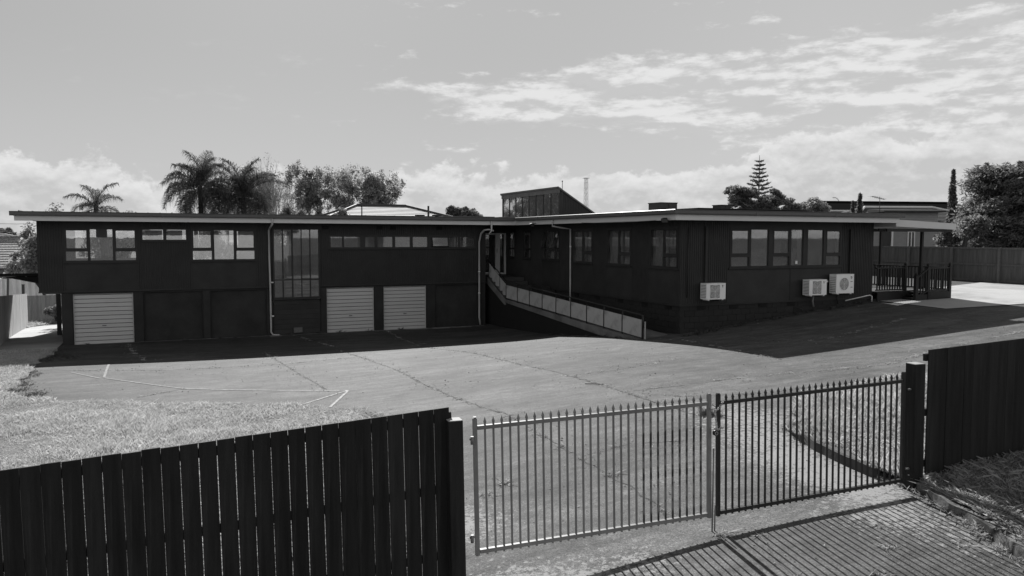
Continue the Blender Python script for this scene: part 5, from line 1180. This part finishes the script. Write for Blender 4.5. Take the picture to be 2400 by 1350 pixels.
# right house
p = at(2140, 560, 66)
h_, put = house('weatherboard_house', 'grey weatherboard house with a tiled hip roof behind the far fence', (p.x + 3, p.y + 4.0), -.35, 13, 9, -3.2, 1.15, 1.6, wbm, mat('grey_roof_tile', .085, .9, .2, 2., spec=.15), 12, wins=((-6.5, -5.4, -1.6, .55, 'f'), (-1.8, -1.15, -1.6, .6, 'f')), weatherboard=True, over=.6, ridge=3.2, cap=white_m)
put(MB().box(-4.2, -3.35, -4.66, -4.56, -3.2, 1.0), 'dark_panel', tiled); put(MB().box(-5.36, -5.2, -4.70, -4.58, -2.6, 1.0), 'white_post', white_m); put(MB().box(-3.3, -3.15, -4.70, -4.58, -2.6, 1.0), 'white_post', white_m)
put(MB().box(-3.9, .6, -4.9, -4.56, 1.0, 2.2), 'gable_wall', wbm)
for i_ in range(6): put(MB().prism([(-3.92, -4.905, 1.02 + i_ * .19), (-3.92, -4.95, 1.02 + i_ * .19), (-3.92, -4.91, 1.20 + i_ * .19)], (0, 0, 0), (4.54, 0, 0)), 'weatherboard', wbm)
m_ = MB(); m_.hexa([(-4.5, -5.5, 2.2), (1.2, -5.5, 2.2), (1.2, -3.0, 2.2), (-4.5, -3.0, 2.2)], [(-4.5, -5.5, 2.34), (1.2, -5.5, 2.34), (1.2, -3.0, 2.5), (-4.5, -3.0, 2.5)]); put(m_, 'wing_roof', tiled)
# second house beyond; its roof is blackened to stand in for a shaded wall
p = at(2100, 500, 85); house('dark_roofed_house', 'house with a long low dark roof beyond the weatherboard house', (p.x + 2, p.y + 4), -.3, 19, 8, -3.5, 3.05, 1.0, wbm, mat('shade_dark_roof', .012, 1., .1, spec=0.), None, over=.5, ridge=8.5)
# antenna on the right house
p = at(2062, 484, 64); b = at(2062, 461, 64); an = MB(); an.tube([p + Vector((0, 0, -.6)), b], .025, 5); an = an.build('tv_antenna', MATS['pipe_dark'], None, 'television antenna on the weatherboard house roof', None, 'antenna')
m_ = MB(); q0, q1 = at(2043, 460, 64), at(2073, 468, 64); m_.tube([q0, q1], .02, 5)
for k in range(6): c = q0.lerp(q1, k / 6); m_.tube([c + Vector((-.1, .3, 0)), c + Vector((.1, -.3, 0))], .012, 4)
m_.build('boom', MATS['pipe_dark'], an)
# left houses
p = at(10, 600, 78); house('tiled_house', 'house with a spotted tiled roof at the left edge of the picture', (p.x - 2, p.y + 4), .35, 14, 9, -5.2, -3.0, 2.9, brick, mat('spotted_tile', .15, .7, .3, 9., v2=.42, thr=(.5, .56), psc=9), 12, over=.6, ridge=3.)
p = at(-5, 575, 110); house('pale_roofed_house', 'white roofed house beyond the spotted tiled roof at the left edge', (p.x - 1, p.y + 4), .3, 12, 8, -5, -1.1, 1.4, brick, mat('white_roof', .6, .5), None, over=.6, ridge=1.2)

# street lamp far right, lattice mast
a = at(1968, 500, 120); ty = at(1966, 478, 120).z
s_ = MB(); tp_ = at(1966, 470, 120); s_.tube([Vector((a.x, a.y, -4)), Vector((a.x, a.y, a.z + 1)), Vector((a.x, a.y, tp_.z - .3)), at(1963, 466, 120), at(1958, 463, 120), at(1953, 463, 120)], .07, 6, r1=.05)
lamp = s_.build('street_lamp', fascia_m, None, 'curved street lamp right of the round bushy tree', None, 'street lamp')
m_ = MB(); m_.beam(at(1956, 463.5, 120), at(1951, 463.2, 120), .2, .12); m_.build('lamp_head', fascia_m, lamp)
c0 = at(1373, 520, 300); tpz = at(1373, 418, 300).z; ms = MB(); hw0, hw1 = .8, .5; z0 = -5.
def leg(sx, sy, f): w_ = hw0 + (hw1 - hw0) * f + (1.0 * max(0, .12 - f) / .12); return Vector((c0.x + sx * w_, c0.y + sy * w_, z0 + (tpz - z0) * f))
nseg = 13
for sx, sy in ((-1, -1), (1, -1), (1, 1), (-1, 1)): ms.tube([leg(sx, sy, i / nseg) for i in range(nseg + 1)], .06, 4)
for i in range(nseg):
    f0, f1 = i / nseg, (i + 1) / nseg; C = ((-1, -1), (1, -1), (1, 1), (-1, 1))
    for k in range(4):
        a_, b_ = C[k], C[(k + 1) % 4]; ms.tube([leg(*a_, f0), leg(*b_, f1)], .035, 3); ms.tube([leg(*b_, f0), leg(*a_, f1)], .035, 3); ms.tube([leg(*a_, f1), leg(*b_, f1)], .035, 3)
ms = ms.build('lattice_mast', mat('mast_steel', .42, .5), None, 'tall steel lattice mast behind the roof lantern', None, 'mast')
m_ = MB(); m_.box(c0.x - 1, c0.x + 1, c0.y - 1, c0.y + 1, tpz, tpz + .15); m_.build('platform', MATS['mast_steel'], ms)
# overhead wire at the far left
MB().tube([at(-60, 523, 90), at(40, 525, 92), at(140, 520, 95), at(420, 500, 110)], .02, 4).build('overhead_wire', MATS['pipe_dark'], None, 'thin overhead wire above the left end of the roof', None, 'wire')
# stick on the asphalt
a, b = Vector((8.23, 14.34, g(8.23, 14.34) + .02)), Vector((8.50, 14.02, g(8.50, 14.02) + .02)); o = MB().beam(a, b, .016, .014).build('stick', mat('dark_stick', .03, .8), None, 'dark stick lying on the asphalt near the joint', None, 'stick')

# ================================================================== TREES
def quadcloud(P, size, seed=0, asp=1.6, flat=0.):
    r = np.random.default_rng(seed); n_ = len(P); a = r.normal(size=(n_, 3)); a[:, 2] *= (1 - flat); a /= np.linalg.norm(a, axis=1)[:, None]
    b = r.normal(size=(n_, 3)); b[:, 2] *= (1 - flat); b -= a * (a * b).sum(1)[:, None]; b /= np.linalg.norm(b, axis=1)[:, None]
    s = (size * r.uniform(.6, 1.3, n_))[:, None]; a = a * s * asp / 2; b = b * s / 2
    V = np.stack([P - a, P + b * .8, P + a, P - b * .8], 1).reshape(-1, 3); i = np.arange(n_)[:, None] * 4
    return V, np.c_[i, i + 1, i + 2, i + 3]
def branchy(mb, p, d, ln, r_, depth, tips, spread=.5, up=.25, rn=None, shrink=.68, kids=(2, 3), seg=3):
    rn = rn or random; pts = [Vector(p)]; dd = Vector(d).normalized()
    for k in range(seg):
        dd = (dd + Vector((rn.gauss(0, .12), rn.gauss(0, .12), rn.gauss(0, .06) + up * .12))).normalized(); pts.append(pts[-1] + dd * ln / seg)
    mb.tube(pts, r_, 5 if depth > 1 else 4, r1=r_ * .6, cap=False)
    if depth == 0: tips.append((pts[-1], dd)); return
    for j in range(rn.randint(*kids)):
        a = rn.uniform(0, 2 * math.pi); s_ = rn.uniform(.5, 1.2) * spread; pp = pts[-1] if j else pts[-1]
        if rn.random() < .4: pp = pts[-2]
        e = dd.orthogonal().normalized(); f_ = dd.cross(e); nd = (dd + (e * math.cos(a) + f_ * math.sin(a)) * s_ + Vector((0, 0, up * .4))).normalized()
        branchy(mb, pp, nd, ln * shrink * rn.uniform(.8, 1.15), r_ * .6, depth - 1, tips, spread, up, rn, shrink, kids, seg)
def tree(name, label, cat, base, H, spread_r, lm, seed, leafsize=.25, nleaf=9000, depth=4, tipr=.6, trunkfrac=.35, spread=.6, up=.3, lean=(0, 0), group=None, squash=.8, stems=1, tr=.18, flat=0.):
    rn = random.Random(seed); r_ = empty(name, base, label, cat, group); tips = []; m_ = MB()
    for s in range(stems):
        b0 = Vector(base) + Vector((rn.uniform(-.5, .5), rn.uniform(-.5, .5), 0)) * (stems > 1)
        branchy(m_, b0, (lean[0] + rn.gauss(0, .12) * (stems > 1), lean[1], 1), H * trunkfrac, tr, depth, tips, spread, up, rn, .72)
    b_ = Vector(base); top_ = max(t_[0].z for t_ in tips); k = (H * .94) / max(.1, top_ - b_.z); mx_ = sum(t_[0].x for t_ in tips) / len(tips) - b_.x; my_ = sum(t_[0].y for t_ in tips) / len(tips) - b_.y
    wid = sorted(math.hypot(t_[0].x - b_.x - mx_, t_[0].y - b_.y - my_) for t_ in tips)[int(len(tips) * .92)]; kw = (spread_r * .88) / max(wid, .1)
    sh = lambda z: min(1, max(0, (z - b_.z) / (top_ - b_.z)))
    f_ = lambda p: Vector((b_.x + (p[0] - b_.x - mx_ * sh(p[2])) * kw, b_.y + (p[1] - b_.y - my_ * sh(p[2])) * kw, b_.z + (p[2] - b_.z) * k))
    m_.v = [tuple(f_(v)) for v in m_.v]; T = np.array([f_(t_[0]) for t_ in tips]); m_.build('trunk', bark, r_)
    r = np.random.default_rng(seed); idx = r.integers(0, len(T), nleaf)
    dr_ = r.normal(size=(nleaf, 3)); dr_ /= np.linalg.norm(dr_, axis=1)[:, None]
    rad_ = r.uniform(.6, 1.35, len(T))[idx][:, None]
    P = T[idx] + dr_ * tipr * rad_ * np.array([1, 1, squash]) * r.uniform(size=(nleaf, 1)) ** .5
    V, Fc = quadcloud(P, leafsize, seed, 1.6, flat); np_mesh('crown', V, Fc, lm, r_); return r_
lf = leafmat('tree_leaf', .34, .55, .5, .5); lfd = leafmat('dark_leaf', .17, .45, .5, .4); lfp = leafmat('pale_leaf', .24, .5, .45, .6); palml = leafmat('palm_leaf', .11, .4, .45, .6)
def base_at(u, d, zb=-5.): p = at(u, 557, d); return (p.x, p.y, zb)
def ztop(v, d, u=1200): return at(u, v, d).z
G1 = 'leafy trees behind the left wing'
for u, vt, d, rad, sd, lb, n_ in ((713, 360, 80, 2.0, 3, 'slender leafy tree just right of the bare tree', 9500), (754, 374, 81, 2.1, 8, 'slender leafy tree second right of the bare tree', 9000), (822, 374, 78, 2.5, 12, 'leafy tree standing behind the left slope of the tiled hip roof', 10000), (882, 376, 80, 3.0, 17, 'broad leafy tree rightmost of the row, above the tiled hip roof', 15000)):
    b = base_at(u, d); tree('leafy_tree', lb, 'tree', b, ztop(vt, d, u) - b[2], rad, lf, sd, .15, n_, 6, .46, .36, .55, .35, group=G1, stems=3, tr=.15)
b = base_at(650, 64); rb_ = empty('bare_tree', b, 'almost bare twiggy tree between the palms and the leafy trees', 'tree'); m_ = MB(); tips = []; rn = random.Random(5)
for s in range(10): branchy(m_, Vector(b) + Vector((rn.uniform(-1.7, 1.5), rn.uniform(-.8, .8), 0)), (rn.gauss(0, .10), 0, 1), 3.2, .10, 6, tips, .34, .9, rn, .72)
k = (ztop(364, 64) - b[2]) / (max(t_[0].z for t_ in tips) - b[2]); m_.v = [(v[0], v[1], b[2] + (v[2] - b[2]) * k) for v in m_.v]; T = np.array([(t_[0].x, t_[0].y, b[2] + (t_[0].z - b[2]) * k) for t_ in tips]); m_.build('trunk', mat('pale_bark', .34, .9, .3, 3), rb_)
r = np.random.default_rng(5); P = T[r.integers(0, len(T), 3500)] + r.normal(size=(3500, 3)) * .12; V, Fc = quadcloud(P, .09, 5); np_mesh('crown', V, Fc, lfp, rb_)
for u, vt, d, rad, sd, lb in ((630, 462, 58, 1.7, 31, 'low bushy tree below the bare tree'), (690, 470, 57, 1.5, 36, 'low bushy tree at the foot of the slender trees'), (800, 478, 56, 1.2, 33, 'low bush at the left slope of the tiled hip roof'), (300, 488, 55, 1.0, 34, 'low bush right of the small palm'), (140, 470, 55, 1.3, 35, 'sparse twiggy bush left of the small palm'), (250, 478, 54, 1.7, 37, 'loose bush at the foot of the small palm')):
    b = base_at(u, d); tree('bushy_tree', lb, 'tree', b, ztop(vt, d, u) - b[2], rad, lfp, sd, .12, 8000 if u != 140 else 2200, 5, .42, .35, .7, .25, group='low bushes above the left roof')
b = base_at(1082, 95); tree('round_tree', 'dense rounded tree just left of the roof lantern', 'tree', b, ztop(478, 95) - b[2], 2.5, lfd, 41, .22, 14000, 5, .55, .45, .7, .3, tr=.3, squash=.7)
b = base_at(1118, 95); tree('round_tree', 'small rounded tree on the right of the dense one left of the lantern', 'tree', b, ztop(500, 95) - b[2], 1.2, lfd, 42, .3, 1500, 3, .5, .45, .7, .3, tr=.3, squash=.7)
# pohutukawa umbrella
b = base_at(1776, 82); tree('spreading_tree', 'broad spreading tree with an umbrella crown in front of the tall pine', 'tree', b, ztop(428, 82, 1776) - b[2], 4.3, lfd, 47, .17, 42000, 6, .50, .46, .85, .22, tr=.4, squash=.55)
b = base_at(1905, 84); tree('round_tree', 'round grey-green tree right of the umbrella crowned tree', 'tree', b, ztop(457, 84) - b[2], 2.2, lf, 52, .16, 18000, 5, .55, .5, .7, .2, tr=.25)
b = base_at(1505, 110); tree('bushy_tree', 'tiny tree tops showing over the roof left of the dark roof box', 'tree', b, ztop(492, 110) - b[2], 2.4, lfd, 53, .3, 1500, 3, .4, .6, .8, .1)
# norfolk pine
b = base_at(1776, 118); H = ztop(363, 118) - b[2]; rt = empty('norfolk_pine', b, 'tall symmetrical pine with tiers of level branches', 'tree')
m_ = MB(); m_.tube([b, (b[0], b[1], b[2] + H)], .3, 7, r1=.03); nt = 21; tiers = []
rn = random.Random(3); LP = []
for i in range(nt):
    f_ = .25 + .73 * i / nt; z_ = b[2] + H * f_; ln = (1 - f_) ** .8 * 4.6 + .10
    for k in range(6):
        a = k * 2 * math.pi / 6 + i * .5 + rn.uniform(-.1, .1); l2 = ln * rn.uniform(.75, 1.1); pts = [Vector((b[0] + math.cos(a) * l2 * s_, b[1] + math.sin(a) * l2 * s_, z_ + l2 * .22 * s_ ** 1.6)) for s_ in (0, .35, .7, 1)]
        m_.tube(pts, .04, 4, r1=.015, cap=False); n_ = int(44 * l2) + 5
        for j in range(n_): s_ = rn.uniform(.25, 1.05); LP.append((b[0] + math.cos(a) * l2 * s_ + rn.gauss(0, .1), b[1] + math.sin(a) * l2 * s_ + rn.gauss(0, .1), z_ + l2 * .22 * s_ ** 1.6 + rn.gauss(0, .05)))
m_.build('trunk', bark, rt); V, Fc = quadcloud(np.array(LP), .16, 3, 2.2, .5); np_mesh('crown', V, Fc, lfd, rt)
# columnar conifers
def column(name, label, u, vt, d, rad, lm, seed, n_=5000, zb=-4., group=None, size=.16, power=.7):
    b = base_at(u, d, zb); H = ztop(vt, d, u) - zb; r_ = empty(name, b, label, 'tree', group); MB().tube([b, (b[0], b[1], zb + H * .9)], .12, 6, r1=.02).build('trunk', bark, r_)
    r = np.random.default_rng(seed); h_ = r.uniform(.03, 1, n_); a = r.uniform(0, 2 * np.pi, n_); bump = .75 + .35 * np.sin(h_ * 34 + a * 2) * np.sin(a * 3 + h_ * 17)
    w_ = rad * np.clip((1 - h_) ** power * 1.35, 0, 1) * bump * np.sqrt(r.uniform(.35, 1, n_)); P = np.c_[b[0] + np.cos(a) * w_, b[1] + np.sin(a) * w_, zb + h_ * H]
    V, Fc = quadcloud(P, size, seed, 2.); np_mesh('crown', V, Fc, lm, r_)
column('cypress', 'tall thin dark cypress left of the big feathery tree', 2229, 399, 62, .62, lfd, 61, 6000)
column('conifer', 'small pointed conifer in front of the dark roof', 2013, 455, 58, .55, lfd, 62, 3000)
column('conifer', 'shorter conifer just left of the small pointed one', 1997, 472, 58, .42, lfd, 63, 2000)
# big feathery tree on the right
fe = leafmat('feathery_leaf', .20, .55, .5, .45)
b = base_at(2348, 50, -2.6); H = ztop(386, 50, 2335) - b[2]; rt = empty('feathery_tree', b, 'big feathery dark conifer behind the far fence at the right', 'tree'); rn = random.Random(9)
m_ = MB(); m_.tube([b, (b[0], b[1], b[2] + H * .8)], .22, 7, r1=.04); LP = []
for i in range(300):
    f_ = rn.uniform(.06, .90); a = rn.uniform(0, 2 * math.pi); ln = (2.15 * max(0, 1 - ((f_ - .42) / .62) ** 2) ** .55 + .35) * rn.uniform(.75, 1.08); z_ = b[2] + H * f_ * .97
    upw = .35 + .55 * f_; pts = [Vector((b[0] + math.cos(a) * ln * s_, b[1] + math.sin(a) * ln * s_, z_ + ln * upw * s_ - .35 * ln * s_ ** 3)) for s_ in (0, .33, .66, 1)]
    m_.tube(pts, .035, 4, r1=.01, cap=False)
    for j in range(210):
        s_ = rn.uniform(.25, 1.02); k = min(2, int(s_ * 3)); p = pts[k].lerp(pts[k + 1], min(1, s_ * 3 - k)); sp_ = .10 + .22 * (1 - abs(s_ - .6)); LP.append((p.x + rn.gauss(0, sp_), p.y + rn.gauss(0, sp_), p.z + rn.gauss(0, sp_ * .45) - .05))
for i in range(4):
    a = rn.uniform(0, 6.28); x0, y0 = b[0] + math.cos(a) * .9, b[1] + math.sin(a) * .9
    for j in range(160): s_ = j / 160; LP.append((x0 + s_ * .3 * math.cos(a) + rn.gauss(0, .12 * (1 - s_) + .02), y0 + rn.gauss(0, .1), b[2] + H * (.86 + .16 * s_)))
m_.build('trunk', bark, rt); V, Fc = quadcloud(np.array(LP), .10, 9, 3., .3); np_mesh('crown', V, Fc, fe, rt)
b = base_at(2262, 47, -2.6); tree('feathery_tree', 'smaller loose feathery tree at the left foot of the big one', 'tree', b, ztop(505, 47, 2262) - b[2], 1.3, fe, 71, .13, 6500, 4, .45, .3, .7, .2)
# left tree, seen beside the building
for u, vt, d, rad, sd, n_, lb in ((68, 520, 60, 1.5, 81, 7000, 'loose-leaved tree overhanging the spotted tiled roof'), (100, 540, 52, 1.3, 82, 7000, 'drooping leafy tree against the left end of the building'), (20, 534, 140, 7., 84, 9000, 'dark mass of trees below the hill at the left edge')):
    b = base_at(u, d, -5.2); tree('leafy_tree', lb, 'tree', b, ztop(vt, d, u) - b[2], rad, lf if sd != 84 else lfd, sd, .16 if sd != 84 else .5, n_, 5, .45, .3, .7, .15)
# bushes seen through the left wing's rear windows
for x_, y_, sd in ((-1.9, 47, 91), (1.5, 47.5, 92), (3.4, 48, 93)):
    tree('garden_bush', ('bush behind the left end of the wing, seen through its windows', 'bush behind the middle of the wing, seen through its windows', 'bush behind the stairwell, seen through its windows')[sd - 91], 'bush', (x_, y_, -4.8), 5.6, 1.8, lfp, sd, .13, 4500, 4, .5, .3, .6, .2)
# palms
def palm(label, u, vc, d, ln, nf, seed, lm, group=None, zb=-5., droop=1., leafl=.55, nl=46, tall=.9):
    c = at(u, vc, d); b = Vector((c.x, c.y, zb)); r_ = empty('palm', b, label, 'palm', group); rn = random.Random(seed)
    m_ = MB(); m_.tube([b, (c.x, c.y, c.z - .2), (c.x, c.y, c.z + .3)], .2, 8, r1=.14); m_.build('trunk', bark, r_)
    vs, fs = [], []; rb2 = MB()
    for i in range(nf):
        a = i * 2.39996 + rn.uniform(-.2, .2); f_ = (i + .5) / nf; el_ = R(90) - f_ * R(125) + rn.gauss(0, .14); L_ = ln * rn.uniform(.7, 1.15); P = []; dz_ = math.sin(el_); dh = math.cos(el_); p = Vector((c.x, c.y, c.z)); ang = el_
        for s in range(13):
            P.append(p.copy()); p = p + Vector((math.cos(a) * math.cos(ang), math.sin(a) * math.cos(ang), math.sin(ang))) * L_ / 12; ang -= R(4 + 6.5 * (s / 12) * 1.4 + 3 * math.cos(el_)) * droop
        rb2.tube(P, .03, 4, r1=.008, cap=False)
        for j in range(nl):
            s_ = .12 + .88 * j / nl; k = min(11, int(s_ * 12)); q_ = P[k].lerp(P[k + 1], s_ * 12 - k) if k < 12 else P[12]; dr_ = (P[min(k + 1, 12)] - P[k]).normalized()
            side = dr_.cross(Vector((0, 0, 1))); side = side.normalized() if side.length > .05 else Vector((math.sin(a), -math.cos(a), 0)); up_ = side.cross(dr_)
            for sg in (-1, 1):
                ll = leafl * (math.sin(max(.1, min(1, s_ * 1.1)) * math.pi) * .6 + .45) * rn.uniform(.8, 1.15); dv = (side * sg * rn.uniform(.45, 1) + dr_ * .7 + up_ * rn.uniform(-.2, .8)).normalized(); m1 = q_ + dv * ll * .5; e_ = q_ + dv * ll * .85 + Vector((0, 0, -ll * rn.uniform(.3, .9))); w_ = dr_ * .018
                k0 = len(vs); vs += [q_ - w_, q_ + w_, m1 + w_ * .9, m1 - w_ * .9, e_]; fs += [(k0, k0 + 1, k0 + 2, k0 + 3), (k0 + 3, k0 + 2, k0 + 4)]
    rb2.build('frond_stem', bark, r_); m_ = MB(); m_.add(vs, fs); m_.build('frond', lm, r_)
palm('big palm with arching fronds, left of the pair behind the left wing', 470, 446, 56, 3.5, 36, 7, palml, 'pair of big palms', droop=.78, nl=85, leafl=1.0)
palm('big palm with upright dark fronds, right of the pair behind the left wing', 570, 462, 57, 3.1, 34, 8, palml, 'pair of big palms', droop=.7, nl=85, leafl=1.0)
palm('smaller palm top showing over the left end of the roof', 225, 490, 60, 2.5, 16, 9, leafmat('palm_leaf_pale', .16, .4, .4, .6), None, droop=.8, leafl=.7, nl=70)
# shrub by the side path
b = (-4.7, 50.6, -4.9); tree('shrub', 'leafy shrub beside the sunlit concrete path', 'shrub', b, .95, 1.1, lfp, 95, .09, 5000, 3, .28, .3, .9, 0., tr=.03)
tree('shrub', 'low leafy shrub against the fence at the end of the path', 'shrub', (-5.5, 51.6, -4.9), .7, .9, lfp, 96, .09, 2500, 3, .25, .3, .9, 0., tr=.03)
BANK = [(-6.45, 46.5), (-4.9, 53.3), (-3.8, 53.6), (-7.6, 53.7), (-7.2, 48)]
lawn('bank_grass', BANK, 9000, .12, .04, .03, grass_m, 'sunlit grass strip between the pale fence and the path')
# pole stalks by the ramp wall
# houses over the street, seen only as reflections in the windows
p = (6, -24); house('street_house', 'house across the street, reflected in the windows', p, .2, 15, 9, -2.6, .6, 2.4, wbm, tiled, None, wins=((-5, -2.5, -1.2, .2, 'f'),), over=.6, ridge=3.5)
p = (30, -26); house('street_house', 'second house across the street, reflected in the front window', p, -.1, 14, 9, -2.2, 1.2, 2.2, mat('pale_house_wall', .2, .7), tiled, None, wins=((-5, -2.5, -.8, .6, 'f'),), over=.6, ridge=3.)
